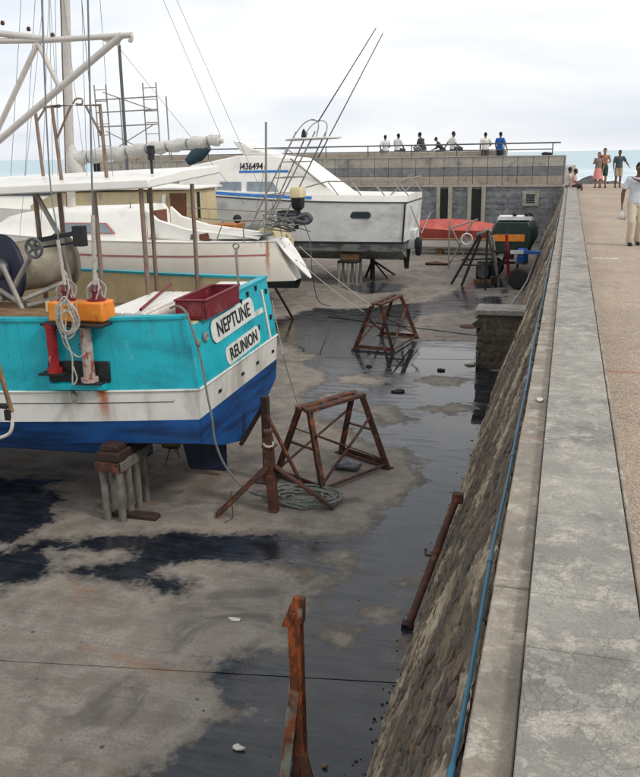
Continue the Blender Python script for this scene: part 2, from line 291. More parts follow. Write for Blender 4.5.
def polysd(P, poly):                                     # signed distance, negative inside
    a = np.array(poly); b = np.roll(a, -1, 0); d = np.full(len(P), 1e9); ins = np.zeros(len(P), bool)
    for (x0, y0), (x1, y1) in zip(a, b):
        e = np.array([x1 - x0, y1 - y0]); q = P - np.array([x0, y0])
        t = np.clip((q @ e) / (e @ e + 1e-9), 0, 1); dd = np.hypot(q[:, 0] - t * e[0], q[:, 1] - t * e[1]); d = np.minimum(d, dd)
        c = ((y0 > P[:, 1]) != (y1 > P[:, 1])) & (P[:, 0] < (x1 - x0) * (P[:, 1] - y0) / (y1 - y0 + 1e-12) + x0); ins ^= c
    return np.where(ins, -d, d)
def floor_mat():
    k = NT('yard_concrete'); v = k.coord(True)
    brush = k.noise(k.coord(True, (1.2, 26, 1), (0, 0, R(-12))), 1.0, 4, .6)
    n1 = k.noise(v, .55, 6, .6); n2 = k.noise(v, 3.2, 6, .62); n3 = k.noise(v, 38, 4, .65)
    col = k.mix(k.ss(n1, .3, .7), (.140, .117, .097, 1), (.230, .198, .166, 1))
    col = k.mix(k.ss(n2, .40, .66, 0, .75), col, (.292, .262, .226, 1))
    col = k.mix(k.ss(brush, .46, .68, 0, .26), col, (.10, .088, .076, 1))
    col = k.mix(k.ss(n3, .42, .62, 0, .40), col, (.104, .092, .078, 1))
    col = k.mix(k.ss(k.noise(v, .9, 7, .66, .8), .50, .64, 0, .70), col, (.076, .068, .060, 1))          # old oil and dirt
    col = k.mix(k.ss(k.noise(k.coord(True, (1, 2.6, 1)), .75, 6, .6, .4), .57, .70, 0, .62), col, (.215, .118, .058, 1))  # rust stains
    col = k.mix(k.ss(k.voro(v, 2.6), .035, .075, .75, 0), col, (.020, .019, .018, 1))                      # droppings of oil
    col = k.mix(k.ss(k.voro(v, 7.5), .03, .06, .55, 0), col, (.035, .032, .03, 1))
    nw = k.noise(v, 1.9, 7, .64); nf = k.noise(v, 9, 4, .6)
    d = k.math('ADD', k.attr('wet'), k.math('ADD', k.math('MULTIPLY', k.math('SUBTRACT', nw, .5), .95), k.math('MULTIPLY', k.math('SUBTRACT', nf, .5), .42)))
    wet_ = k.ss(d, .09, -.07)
    damp = k.ss(d, .30, .0, 0, .40)
    p = k.math('ADD', k.attr('pud'), k.math('MULTIPLY', k.math('SUBTRACT', k.noise(k.coord(True, (1, 2.2, 1)), 1.6, 6, .62), .5), 1.2))
    pud = k.math('MULTIPLY', k.ss(p, .28, .12), wet_)
    rim_ = k.math('MULTIPLY', k.ss(d, .42, .20), k.ss(d, .10, .20)); col = k.mix(k.math('MULTIPLY', rim_, .35), col, (.30, .265, .215, 1))
    col = k.mix(damp, col, (.070, .060, .048, 1))
    wc = k.mix(k.ss(n2, .35, .7), (.012, .0145, .019, 1), (.028, .032, .040, 1))  # dark wet concrete, with a faint blue cast painted in for reflected sky
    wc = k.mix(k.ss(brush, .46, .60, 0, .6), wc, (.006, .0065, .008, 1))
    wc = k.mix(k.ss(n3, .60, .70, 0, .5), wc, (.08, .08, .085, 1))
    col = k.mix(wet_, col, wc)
    film = k.ss(k.noise(k.coord(True, (1, 5, 1), (0, 0, R(-8))), 1.4, 6, .62), .40, .58, .30, .06)
    rg = k.n('ShaderNodeMix'); k.l(wet_, rg.inputs[0]); rg.inputs[2].default_value = .82; k.l(film, rg.inputs[3])
    r2 = k.n('ShaderNodeMix'); k.l(pud, r2.inputs[0]); k.l(rg.outputs[0], r2.inputs[2]); r2.inputs[3].default_value = .03
    h = k.math('ADD', k.math('MULTIPLY', brush, .5), k.math('MULTIPLY', n3, .7))
    inv = k.math('SUBTRACT', 1.0, k.math('MULTIPLY', pud, .97)); inv = k.math('MULTIPLY', inv, k.math('SUBTRACT', 1.0, k.math('MULTIPLY', wet_, .80)))
    k.l(k.math('ADD', .38, k.math('MULTIPLY', wet_, .06)), k.b.inputs['Specular IOR Level'])
    return k.done(col, r2.outputs[0], k.bump(k.math('MULTIPLY', h, inv), .5, .012))
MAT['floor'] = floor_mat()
yard = thing('yard_floor', 'bare concrete boatyard floor with wet drain channel', 'yard', (0, 0, 0)); yard['kind'] = 'structure'
SLX, SLY, SH = 7.6, 6.0, .17
def add_slab(i, j):
    x0, y0 = -1.0 + i * SLX, 6.33 + j * SLY; c = Vector((x0 + SLX / 2, y0 + SLY / 2 + SH * (x0 + SLX / 2), 0))
    near = c.y < 17 and i == -1; mid = c.y < 34 and i >= -2
    res = .06 if near else (.12 if mid else .8)
    nx = max(2, int(SLX / res)); ny = max(2, int(SLY / res)); g = .005; tl = (((i * 7 + j * 13) % 5) - 2) * .0012
    ax = np.linspace(x0 + g, x0 + SLX - g, nx + 1); ay = np.linspace(y0 + g, y0 + SLY - g, ny + 1)
    X, Y = np.meshgrid(ax, ay); W = np.stack([X.ravel(), Y.ravel() + SH * X.ravel()], 1)
    Z = np.full(len(W), tl); N = nx + 1
    verts = np.column_stack([W, Z]); k0 = np.arange(ny * N).reshape(ny, N)[:, :nx].ravel()
    faces = np.column_stack([k0, k0 + 1, k0 + N + 1, k0 + N]).tolist()
    rim = list(range(0, N)) + [N * r + nx for r in range(1, ny + 1)] + [ny * N + c_ for c_ in range(nx - 1, -1, -1)] + [N * r for r in range(ny - 1, 0, -1)]
    b = len(verts); low = verts[rim].copy(); low[:, 2] -= .12; verts = np.vstack([verts, low])
    faces += [[rim[(q + 1) % len(rim)], rim[q], b + q, b + (q + 1) % len(rim)] for q in range(len(rim))]
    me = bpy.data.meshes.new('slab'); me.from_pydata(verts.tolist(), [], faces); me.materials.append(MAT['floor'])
    PW = verts[:, :2]
    if mid or near:
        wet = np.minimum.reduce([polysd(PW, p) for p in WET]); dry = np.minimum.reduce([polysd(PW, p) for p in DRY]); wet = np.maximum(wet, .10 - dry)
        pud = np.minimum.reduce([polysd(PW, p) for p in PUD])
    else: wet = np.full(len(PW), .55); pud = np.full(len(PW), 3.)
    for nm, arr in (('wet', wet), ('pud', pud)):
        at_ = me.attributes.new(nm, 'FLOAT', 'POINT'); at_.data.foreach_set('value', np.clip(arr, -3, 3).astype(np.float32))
    o = bpy.data.objects.new('slab', me); C.objects.link(o); o.parent = yard
for i in range(-5, 1):
    for j in range(-2, 9):
        add_slab(i, j)
bed = MB(); bed.box((-36, -8, -1.4), (-.3, 52, -.1)); MAT['joint'] = pm('joint_filler', (34, 31, 28), .85)
bed.build('joint_bed', MAT['joint'], yard)

# ------------------------------------------------------------------ quay wall: battered rubble face, ledge, parapet slabs
def stone_mat(nm, a, b, bumps=.7):
    k = NT(nm); v = k.coord(True); n1 = k.noise(v, 2.4, 6, .62); n2 = k.noise(v, 13, 7, .68); n3 = k.noise(v, 60, 4, .6)
    col = k.mix(k.ss(n1, .32, .68), lin(a), lin(b))
    col = k.mix(k.ss(n2, .4, .66, 0, .55), col, tuple(x * .45 for x in lin(a)[:3]) + (1,))
    col = k.mix(k.ss(n3, .56, .72, 0, .35), col, tuple(min(1, x * 1.9) for x in lin(b)[:3]) + (1,))
    return k.done(col, .88, k.bump(k.math('ADD', n2, k.math('MULTIPLY', n3, .35)), bumps, .03))
MAT['basalt'] = stone_mat('dark_basalt', (66, 59, 52), (100, 88, 74))
MAT['basalt_b'] = stone_mat('brown_basalt', (82, 68, 54), (116, 96, 76))
MAT['basalt_c'] = stone_mat('grey_basalt', (82, 74, 65), (112, 100, 86))
MAT['bluestone'] = stone_mat('blue_grey_rubble', (112, 114, 118), (148, 149, 150), .5)
def mortar_mat():
    k = NT('lime_mortar'); v = k.coord(True); n1 = k.noise(v, 1.6, 6, .65); n2 = k.noise(v, 16, 6, .68); n3 = k.noise(v, 75, 4, .6)
    col = k.mix(k.ss(n1, .35, .66), lin((86, 77, 66)), lin((168, 152, 128)))
    col = k.mix(k.ss(n2, .42, .64, 0, .75), col, lin((56, 50, 44)))
    col = k.mix(k.ss(k.noise(v, .8, 5, .6, .5), .62, .74, 0, .6), col, lin((150, 92, 52)))
    rd_ = k.math('MULTIPLY', k.ss(k.attr('ridge'), .50, .74), k.ss(n2, .72, .40, .25, 1)); col = k.mix(rd_, k.mix(.6, col, lin((88, 77, 64))), k.mix(k.ss(n1, .35, .65), lin((130, 114, 94)), lin((196, 180, 154))))  # pale mortar on ridges, hollows darkened: relief shading put into the colour
    return k.done(col, .92, k.bump(k.math('ADD', n2, k.math('MULTIPLY', n3, .4)), 1.0, .04))
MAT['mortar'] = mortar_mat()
def cap_mat(nm, a, b, crack=True, pink=False, patch=.7):
    k = NT(nm); v = k.coord(True); n1 = k.noise(v, 1.1, 6, .62); n2 = k.noise(v, 7, 6, .66); n3 = k.noise(v, 95, 4, .65)
    col = k.mix(k.ss(n1, .32, .68), lin(a), lin(b))
    col = k.mix(k.ss(n2, .40, .68, 0, .5), col, tuple(x * .62 for x in lin(a)[:3]) + (1,))
    col = k.mix(k.ss(k.noise(v, 6.5, 8, .74, .4), .50, .62, 0, patch), col, lin((196, 188, 174)))
    col = k.mix(k.ss(k.noise(v, 1.8, 8, .72), .52, .68, 0, .6), col, lin((92, 86, 78)))
    col = k.mix(k.ss(n3, .34, .7, .4, 0), col, tuple(x * .5 for x in lin(a)[:3]) + (1,))
    if pink: col = k.mix(k.ss(k.noise(v, 3.1, 5, .6), .54, .7, 0, .5), col, lin((160, 136, 110)))
    h = k.math('MULTIPLY', n3, .35)
    if crack:
        warp = k.n('ShaderNodeVectorMath', operation='ADD'); nn = k.n('ShaderNodeTexNoise'); nn.inputs['Scale'].default_value = 9; k.l(v, nn.inputs['Vector'])
        sc = k.n('ShaderNodeVectorMath', operation='SCALE'); sc.inputs['Scale'].default_value = .06; k.l(nn.outputs['Color'], sc.inputs[0]); k.l(v, warp.inputs[0]); k.l(sc.outputs[0], warp.inputs[1])
        e = k.voro(warp.outputs[0], 26, 'DISTANCE_TO_EDGE'); reg = k.ss(k.noise(v, 1.9, 6, .7), .40, .58, .15, 1)
        cm = k.math('MULTIPLY', k.ss(e, .0, .06, 1, 0), reg); col = k.mix(k.math('MULTIPLY', cm, .40), col, lin((84, 78, 72)))
        h = k.math('SUBTRACT', h, k.math('MULTIPLY', cm, .6))
        spall = k.math('MULTIPLY', reg, k.ss(n2, .5, .56)); col = k.mix(k.math('MULTIPLY', spall, .35), col, lin((190, 184, 172)))
    return k.done(col, .85, k.bump(h, .5, .008))
MAT['cap'] = cap_mat('parapet_concrete', (134, 130, 122), (176, 171, 160))
MAT['ledge'] = cap_mat('ledge_concrete', (138, 129, 116), (160, 150, 136), False, True)
TOPZ, LEDZ, WY0, WY1 = 2.75, 2.705, -3.0, 43.2
XB, XT = -1.15, -.205                                        # foot and top of the battered face
quay = thing('quay_wall', 'long battered stone quay wall with concrete parapet beside the wet yard', 'wall', (0, 20, 0))
fslope = math.hypot(XT - XB, 2.56); fdir = Vector(((XT - XB) / fslope, 0, 2.56 / fslope)); fn = Vector((-fdir.z, 0, fdir.x))
def face(sy, t, d=0): return Vector((XB, 0, 0)) + Vector((0, sy, 0)) + fdir * t + fn * d
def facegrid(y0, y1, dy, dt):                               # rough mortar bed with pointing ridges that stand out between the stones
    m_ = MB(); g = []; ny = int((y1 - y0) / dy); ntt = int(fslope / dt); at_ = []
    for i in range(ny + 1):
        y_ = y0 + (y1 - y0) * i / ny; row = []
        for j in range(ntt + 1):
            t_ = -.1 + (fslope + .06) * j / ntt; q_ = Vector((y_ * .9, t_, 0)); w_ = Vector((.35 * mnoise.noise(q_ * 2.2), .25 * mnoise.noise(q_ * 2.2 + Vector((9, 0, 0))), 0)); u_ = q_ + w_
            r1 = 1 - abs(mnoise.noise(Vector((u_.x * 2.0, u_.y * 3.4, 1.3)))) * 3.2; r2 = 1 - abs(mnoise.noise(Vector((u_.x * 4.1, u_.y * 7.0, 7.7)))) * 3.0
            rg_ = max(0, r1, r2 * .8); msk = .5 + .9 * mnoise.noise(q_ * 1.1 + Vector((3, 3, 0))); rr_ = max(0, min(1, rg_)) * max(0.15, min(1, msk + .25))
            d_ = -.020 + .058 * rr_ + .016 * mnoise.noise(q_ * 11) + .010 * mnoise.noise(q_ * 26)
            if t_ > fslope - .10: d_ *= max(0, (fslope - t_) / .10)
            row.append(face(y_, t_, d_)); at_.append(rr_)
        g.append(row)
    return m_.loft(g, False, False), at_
b = MB(); b.prism([(XB + .10, WY0, -.3), (XT + .09, WY0, 2.60), (.36, WY0, 2.52), (.36, WY0, -.3)], (0, WY1 - WY0, 0)); b.build('wall_core', MAT['mortar'], quay)
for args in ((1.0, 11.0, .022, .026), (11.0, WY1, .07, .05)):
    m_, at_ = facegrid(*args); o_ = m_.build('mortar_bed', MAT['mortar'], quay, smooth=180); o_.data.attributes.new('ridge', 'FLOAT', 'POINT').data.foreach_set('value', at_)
def rubble(face_, y0, y1, h, size, rnd, gap=.018, proud=.035):
    """irregular courses of rubble stones: returns list of (centre y, verts, faces)"""
    res = []; t = -.02
    while t < h:
        rh = size * rnd.uniform(.55, 1.15); rh = min(rh, h - t + .02); y = y0 - rnd.uniform(0, size)
        while y < y1:
            wd = size * rnd.uniform(.75, 2.0); j = lambda a: rnd.uniform(-a, a)
            k = rnd.choice((5, 6, 7)); pts = []
            for q in range(k):
                a = 2 * math.pi * (q + j(.28)) / k + .4; ca, sa = math.cos(a), math.sin(a)
                e_ = (abs(ca) ** 3.2 + abs(sa) ** 3.2) ** (-1 / 3.2)
                pts.append((y + wd / 2 + (wd / 2 - gap) * ca * e_ * rnd.uniform(.86, 1.04), t + rh / 2 + (rh / 2 - gap) * sa * e_ * rnd.uniform(.82, 1.05)))
            pr = proud * rnd.uniform(.3, 1.3)
            ring0 = [face_(a, b_, -.05) for a, b_ in pts]; cx = sum(p[0] for p in pts) / k; cy = sum(p[1] for p in pts) / k
            ring1 = [face_(a, b_, pr * .55 + j(.008)) for a, b_ in pts]
            ring2 = [face_(cx + (a - cx) * .72, cy + (b_ - cy) * .72, pr + j(.012)) for a, b_ in pts]
            top = [face_(cx + j(.02), cy + j(.02), pr * 1.12)]
            v = ring0 + ring1 + ring2 + top
            f = [(q, (q + 1) % k, k + (q + 1) % k, k + q) for q in range(k)] + [(k + q, k + (q + 1) % k, 2 * k + (q + 1) % k, 2 * k + q) for q in range(k)] + [(2 * k + q, 2 * k + (q + 1) % k, 3 * k) for q in range(k)]
            res.append((cx, v, f)); y += wd
        t += rh
    return res
rnd = random.Random(5)
stones = sorted(rubble(face, 1.6, WY1, fslope - .05, .16, rnd, .010, .011), key=lambda s_: s_[0])
smats = [MAT['basalt'], MAT['basalt'], MAT['basalt_b'], MAT['basalt_c']]
for cx_, v, f in stones[:300]:
    MB().add(v, f).build('stone', rnd.choice(smats), quay, smooth=50)
far = [MB(), MB(), MB()]
for q, (cx_, v, f) in enumerate(stones[300:]): far[q % 3].add(v, f)
for q in range(3): far[q].build('stone_facing', (MAT['basalt'], MAT['basalt_b'], MAT['basalt_c'])[q], quay, smooth=50, kind='stuff')
# ledge and parapet slabs, one by one
y = WY0
while y < WY1:
    ln = rnd.uniform(1.7, 2.3); y2 = min(WY1, y + ln)
    MB().box((XT + .012 + rnd.uniform(-.004, .004), y + .0015, 2.5), (-.0515, y2 - .0015, LEDZ + rnd.uniform(-.004, .004))).build('ledge_slab', MAT['ledge'], quay, bevel=.006); y = y2
y = WY0 + .05; 
joints = [WY0, -1.2, .4, 1.75, 2.62, 3.0, 3.77, 4.89, 6.4, 8.17]
while joints[-1] < WY1: joints.append(min(WY1, joints[-1] + rnd.uniform(1.2, 1.9)))
for a, b_ in zip(joints, joints[1:]):
    MB().box((-.048, a + .001, 2.30), (.345, b_ - .001, TOPZ + rnd.uniform(-.002, .002))).build('parapet_slab', MAT['cap'], quay, bevel=.004, seg=2)
MB().box((-.0475, WY0, 2.28), (.35, WY1, 2.735)).build('parapet_core', MAT['joint'], quay)
MB().box((.352, WY0, 2.2), (.372, WY1, 2.742)).build('parapet_edge', MAT['ledge'], quay, bevel=.006)
# blue service pipe clipped along the wall head
m = MB(); pts = []
for q in range(150):
    yy = 1.2 + q * (41.5 / 149); pts.append((XT - .022 + .005 * math.sin(yy * 1.3) + .003 * math.sin(yy * 3.1), yy, 2.655 + .012 * math.sin(yy * .9 + 1) + .006 * math.sin(yy * 4)))
pipe = thing('water_pipe', 'long blue plastic pipe running along the top of the stone quay wall', 'pipe', (XT, 1.2, 2.65))
MB().tube(pts, .0088, 8).build('pipe_run', MAT['pipeblue'], pipe)
for q in range(3, 150, 5):
    p, p2 = Vector(pts[q]), Vector(pts[q - 1]); d = (p - p2).normalized()
    MB().tube([p - d * .03, p + d * .03], .0122, 8).build('coupling', MAT['pipeblue'], pipe)
# stub wall jutting out of the quay foot
stub = thing('stone_buttress', 'low stone stub wall with pale concrete cap jutting from the quay foot', 'stub wall', (-1.2, 17.6, 0))
MB().box((-1.66, 17.32, -.1), (-.62, 18.0, 1.14)).build('core', MAT['mortar'], stub)
for fc, a0, a1 in ((lambda a, b_, d=0: Vector((a, 17.32 - d, b_)), -1.66, -.66), (lambda a, b_, d=0: Vector((-1.66 - d, a, b_)), 17.33, 17.99)):
    for cx_, v, f in rubble(fc, a0 + .05, a1 - .25, 1.1, .2, rnd, .007, .012): MB().add(v, f).build('stone', MAT['basalt'] if rnd.random() < .7 else MAT['basalt_c'], stub, smooth=50)
MB().box((-1.72, 17.26, 1.142), (-.60, 18.05, 1.25)).build('cap', MAT['cap'], stub, bevel=.012)

# ------------------------------------------------------------------ walkway on the quay
def walk_mat():
    k = NT('exposed_aggregate'); v = k.coord(True); n1 = k.noise(v, .7, 6, .6); n2 = k.noise(v, 5, 6, .65)
    vo = k.n('ShaderNodeTexVoronoi'); vo.inputs['Scale'].default_value = 62; k.l(v, vo.inputs['Vector'])
    hsv = k.n('ShaderNodeSeparateColor'); k.l(vo.outputs['Color'], hsv.inputs[0])
    col = k.mix(hsv.outputs[0], lin((122, 106, 90)), lin((198, 180, 158)))
    col = k.mix(k.ss(hsv.outputs[1], .80, .86, 0, .75), col, lin((84, 70, 60)))
    col = k.mix(.52, col, k.mix(k.ss(n1, .3, .7), lin((152, 136, 120)), lin((182, 164, 146))))
    col = k.mix(k.ss(n2, .5, .74, 0, .35), col, lin((116, 98, 84)))
    col = k.mix(k.ss(k.noise(k.coord(True, (1.5, .2, 1)), 1, 5, .6), .5, .7, 0, .3), col, lin((190, 170, 150)))
    return k.done(col, .85, k.bump(vo.outputs['Distance'], .45, .01))
MAT['walk'] = walk_mat()
prof = [(-4, 2.3), (20.5, 2.3), (26, 2.36), (43, 2.62), (48.4, 2.66)]
m = MB(); m.loft([[Vector((.372, y, z - .6)), Vector((.372, y, z)), Vector((6.2, y, z)), Vector((6.2, y, z - .6))] for y, z in prof]); wk = m.build('walkway', MAT['walk'], None, kind='structure')
m = MB(); m.prism([(.373, -4, 1.9), (6.6, -4, 1.9), (7.2, -4, -3), (.373, -4, -3)], (0, 52.4, 0)); m.build('pier_body', MAT['mortar'], None, kind='structure')
MAT['tile'] = pm('red_paving_strip', (164, 118, 104), .8, 0, .15, 9)
for q in range(7): MB().box((.40 + q * .155, 8.38, 2.24), (.545 + q * .155, 8.43, 2.303)).build('paver', MAT['tile'], wk)
MAT['whitepaint'] = pm('worn_white_paint', (206, 200, 190), .7, 0, .1, 9, stains=(((160, 134, 112), (14, 14, 14), .5, .62, .9),))
MB().box((.55, 17.7, 2.27), (1.05, 17.82, 2.304)).build('paint_mark', MAT['whitepaint'], wk)

# ------------------------------------------------------------------ pier-head building behind the yard
def bl(u, d, z):                                          # u metres left of its right corner, d metres behind its face
    a = R(4); return Vector((-.27 - u * math.cos(a) + d * math.sin(a), 43.3 + u * math.sin(a) + d * math.cos(a), z))
def bbox(m, u0, u1, d0, d1, z0, z1):
    p = [bl(u, d, z) for z in (z0, z1) for u, d in ((u0, d0), (u1, d0), (u1, d1), (u0, d1))]
    return m.add(p, [(0, 3, 2, 1), (4, 5, 6, 7), (0, 1, 5, 4), (1, 2, 6, 5), (2, 3, 7, 6), (3, 0, 4, 7)])
MAT['panel_a'] = cap_mat('pale_panel_concrete', (172, 166, 154), (194, 187, 174), False, patch=.15)
MAT['panel_b'] = cap_mat('grey_panel_concrete', (128, 130, 132), (146, 147, 148), False, patch=.15)
MAT['panel_c'] = cap_mat('tan_panel_concrete', (172, 160, 145), (192, 178, 160), False, True, patch=.15)
MAT['pilaster'] = cap_mat('pale_pilaster_concrete', (164, 158, 144), (190, 184, 170), False, patch=.15)
BL = 27.0
hall = thing('pier_building', 'long low stone building with banded concrete panels at the end of the yard', 'building', bl(8, 2, 0))
bbox(MB(), 0, BL, .12, 9, -.2, 2.70).build('stone_wall', MAT['bluestone'], hall)
bst = MB()
for cx_, v, f in rubble(lambda a, b_, d=0: bl(a, .12 - d * .8, b_), .05, 15.5, 2.6, .34, rnd, .014, .03): bst.add(v, f)
bst.build('stone_facing', MAT['bluestone'], hall, smooth=50, kind='stuff')
bbox(MB(), -.02, BL, .05, 9, 2.702, 2.82).build('coping', MAT['panel_a'], hall, bevel=.015)
bbox(MB(), .03, BL, .10, .5, 2.822, 4.17).build('parapet_wall', MAT['joint'], hall)
bbox(MB(), .03, BL, .51, 9, 2.822, 3.6).build('roof_deck', MAT['panel_a'], hall)
PW_ = .735
shared = {}
for q in range(int(BL / PW_)):
    for r_, (z0, z1, mt) in enumerate(((2.83, 3.25, 'panel_c'), (3.265, 3.67, 'panel_b'), (3.685, 4.175, 'panel_a'))):
        bbox(MB(), .03 + q * PW_ + .012, .03 + (q + 1) * PW_ - .012, .055 + rnd.uniform(0, .012), .13, z0, z1).build('panel', MAT[mt], hall)
bbox(MB(), 0, BL, .02, .56, 4.18, 4.215).build('wall_top', MAT['panel_a'], hall, bevel=.008)
bbox(MB(), -.022, .028, .06, .55, 2.83, 4.172).build('end_panel', MAT['panel_b'], hall)
MAT['dooropen'] = pm('dark_door_leaf', (24, 26, 28), .7, 0, .2)
for u in (3.85, 4.55, 5.55, 6.16): bbox(MB(), u - .09, u + .09, -.06, .10, 0, 2.70).build('pilaster', MAT['pilaster'], hall, bevel=.01)
for u0, u1 in ((3.95, 4.45), (5.65, 6.06)):
    if u1 - u0 < .2: continue
    bbox(MB(), u0, u1, .03, .09, 0, 2.62).build('door', MAT['dooropen'], hall)
wnd = bbox(MB(), 1.12, 1.92, .0, .1, 1.78, 2.52)
wnd = wnd.build('window_frame', MAT['pilaster'], hall, bevel=.01)
bbox(MB(), 1.32, 1.74, -.004, .04, 1.93, 2.36).build('pane', MAT['window'], wnd)
for q in range(3): bbox(MB(), 1.33, 1.73, -.02, .0, 2.0 + q * .12, 2.025 + q * .12).build('louvre', MAT['panel_b'], wnd)
bbox(MB(), 3.1, BL, 2.2, 2.6, 3.6, 4.47).build('seat_wall', MAT['panel_c'], hall, bevel=.015)
rail = thing('roof_railing', 'thin two-bar steel railing along the roof of the pier building', 'railing', bl(8, .3, 4.2))
MB().tube([bl(.25, .28, 4.80), bl(BL, .28, 4.80)], .035, 8).build('top_rail', MAT['steel'], rail)
MB().tube([bl(.6, .28, 4.50), bl(BL, .28, 4.50)], .028, 8).build('lower_rail', MAT['steel'], rail)
for q in range(12): MB().tube([bl(.62 + 2.35 * q, .28, 4.2), bl(.62 + 2.35 * q, .28, 4.80)], .028, 8).build('post', MAT['steel'], rail)
mm = MB(); mm.ball(bl(.95, .3, 4.28), (.2, .12, .09)); mm.ball(bl(.75, .33, 4.27), (.12, .12, .08)); setp(mm.build('bag', MAT['black'], None, origin=bl(.85, .3, 4.21)), 'dark bag lying on the roof edge at the railing end', 'bag')

# ------------------------------------------------------------------ sea and rocks
def sea_mat():
    k = NT('sea_water'); v = k.coord(True)
    n = k.noise(k.coord(True, (.05, .16, 1)), 1, 8, .62, .5); n2 = k.noise(k.coord(True, (.35, .8, 1)), 1, 6, .62)
    col = k.mix(k.ss(n, .35, .65), lin((146, 172, 182)), lin((176, 202, 208)))
    near = k.n('ShaderNodeSeparateXYZ'); k.l(k.n('ShaderNodeNewGeometry').outputs['Position'], near.inputs[0])
    surf = k.ss(near.outputs[1], 460, 120)
    fm = k.math('MULTIPLY', k.ss(k.noise(k.coord(True, (.03, .085, 1)), 1, 9, .66, 1.2), .43, .56), surf)
    col = k.mix(k.math('MULTIPLY', fm, .95), col, lin((232, 238, 238)))
    k.b.inputs['IOR'].default_value = 1.33
    return k.done(col, .32, k.bump(k.math('ADD', n, k.math('MULTIPLY', n2, .4)), .6, .6))
MAT['sea'] = sea_mat()
ys = [-400, -200, -60, 0, 20, 40] + [50 + q * 1.6 for q in range(120)] + [245 * 1.10 ** q for q in range(1, 50)]
xs = [-9000, -2500, -800, -300] + [-150 + q * 5 for q in range(61)] + [300, 800, 2500, 9000]
m = MB(); g = []
for yy in ys:
    row = []
    for xx in xs:
        h = 0
        if 48 < yy < 900: h = .55 * mnoise.noise(Vector((xx * .018, yy * .075, 2.))) + .25 * mnoise.noise(Vector((xx * .06, yy * .2, 5.)))
        row.append(Vector((xx, yy, -1.9 + h)))
    g.append(row)
m.loft(g, False, False); m.build('sea', MAT['sea'], None, kind='structure', smooth=180)
MAT['rock'] = stone_mat('wet_breakwater_rock', (70, 74, 74), (104, 104, 100), .6)
def rock(c, r, seed):
    mb_ = MB(); mb_.ball(c, r, 14, 9); rr = random.Random(seed); off = Vector((seed * 3.1, 0, 0)); c = Vector(c)
    mb_.v = [c + (p - c) * (1 + .55 * mnoise.noise((p - c) / max(r) * 1.6 + off) + .2 * mnoise.noise((p - c) / max(r) * 4 + off)) for p in mb_.v]
    return mb_
rl = ['broad dark rock mound behind the seated pair at the pier end', 'dark rock mound just left of the skirted woman', 'dark rock mound behind the couple at the pier end', 'low dark rock behind the man in the dark shirt', 'small low rock at the right end of the pier']
for q, (c, r, lb) in enumerate(zip(((.75, 52.6, 1.50), (2.0, 54, 1.30), (3.1, 53, 1.45), (4.5, 54.5, 1.15), (6.4, 56, 1.0)), ((1.3, 1.3, 1.25), (1.1, 1.2, 1.25), (1.3, 1.3, 1.30), (1.4, 1.5, 1.2), (1.3, 1.4, 1.2)), rl)):
    mb_ = rock(c, r, q + 1); setp(mb_.build('rock', MAT['rock'], None, origin=(c[0], c[1], -.4), smooth=35), lb, 'rock', 'breakwater rocks at the pier end')
m = rock((3, 57, -.5), (11, 7, 1.6), 9); m.build('breakwater', MAT['rock'], None, kind='structure', smooth=35)

# ------------------------------------------------------------------ hull helper
def interp(tab, s):
    for (a, x), (b, y) in zip(tab, tab[1:]):
        if s <= b: t = (s - a) / (b - a); t = t * t * (3 - 2 * t) if False else t; return x + (y - x) * t
    return tab[-1][1]
def hull_band(pt, ss_, l0, l1, both=True, transom=True, thick=0):
    """skin of a hull between two levels; pt(s, side, level)"""
    m = MB(); n = len(ss_)
    for side in (-1, 1):
        g = [[pt(s, side, l) for l in (l0, (l0 + l1) / 2, l1)] for s in ss_]; m.loft(g, False, False)
    if transom:
        k = 9; row = lambda l: [pt(ss_[0], -1, l).lerp(pt(ss_[0], 1, l), q / (k - 1)) for q in range(k)]
        m.loft([row(l0), row((l0 + l1) / 2), row(l1)], False, False)
    return m
def text_mesh(txt, size, mat, name, parent, origin, ux, uy, depth=.004, squash=1.0, bold=.012):
    cu = bpy.data.curves.new('txt', 'FONT'); cu.body = txt; cu.size = size; cu.align_x = 'CENTER'; cu.align_y = 'CENTER'; cu.extrude = depth / 2; cu.offset = bold; cu.resolution_u = 4
    to = bpy.data.objects.new('txt', cu); C.objects.link(to); bpy.context.view_layer.update()
    me = bpy.data.meshes.new_from_object(to.evaluated_get(bpy.context.evaluated_depsgraph_get()))
    bpy.data.objects.remove(to); bpy.data.curves.remove(cu)
    ux = Vector(ux).normalized(); uy = Vector(uy).normalized(); un = ux.cross(uy); o0 = ORG[parent.name]
    for v in me.vertices:
        c = v.co.copy(); v.co = Vector(origin) + ux * (c.x * squash) + uy * c.y + un * c.z - o0
    me.name = name; me.materials.clear(); me.materials.append(mat)
    o = bpy.data.objects.new(name, me); C.objects.link(o); o.parent = parent; ORG[o.name] = o0
    return o
def rrect(c, ux, uy, w_, h_, n=6, r=None):
    c = Vector(c); ux = Vector(ux).normalized(); uy = Vector(uy).normalized(); r = r or h_ / 2; p = []
    for qx, qy, a0 in ((1, 1, 0), (-1, 1, 90), (-1, -1, 180), (1, -1, 270)):
        for i in range(n + 1):
            a = R(a0 + 90 * i / n); p.append(c + ux * (qx * (w_ / 2 - r) + r * math.cos(a)) + uy * (qy * (h_ / 2 - r) + r * math.sin(a)))
    return p
def hang(p0, p1, sag, n=14):
    p0, p1 = Vector(p0), Vector(p1); return [p0.lerp(p1, q / n) - Vector((0, 0, sag * 4 * (q / n) * (1 - q / n))) for q in range(n + 1)]
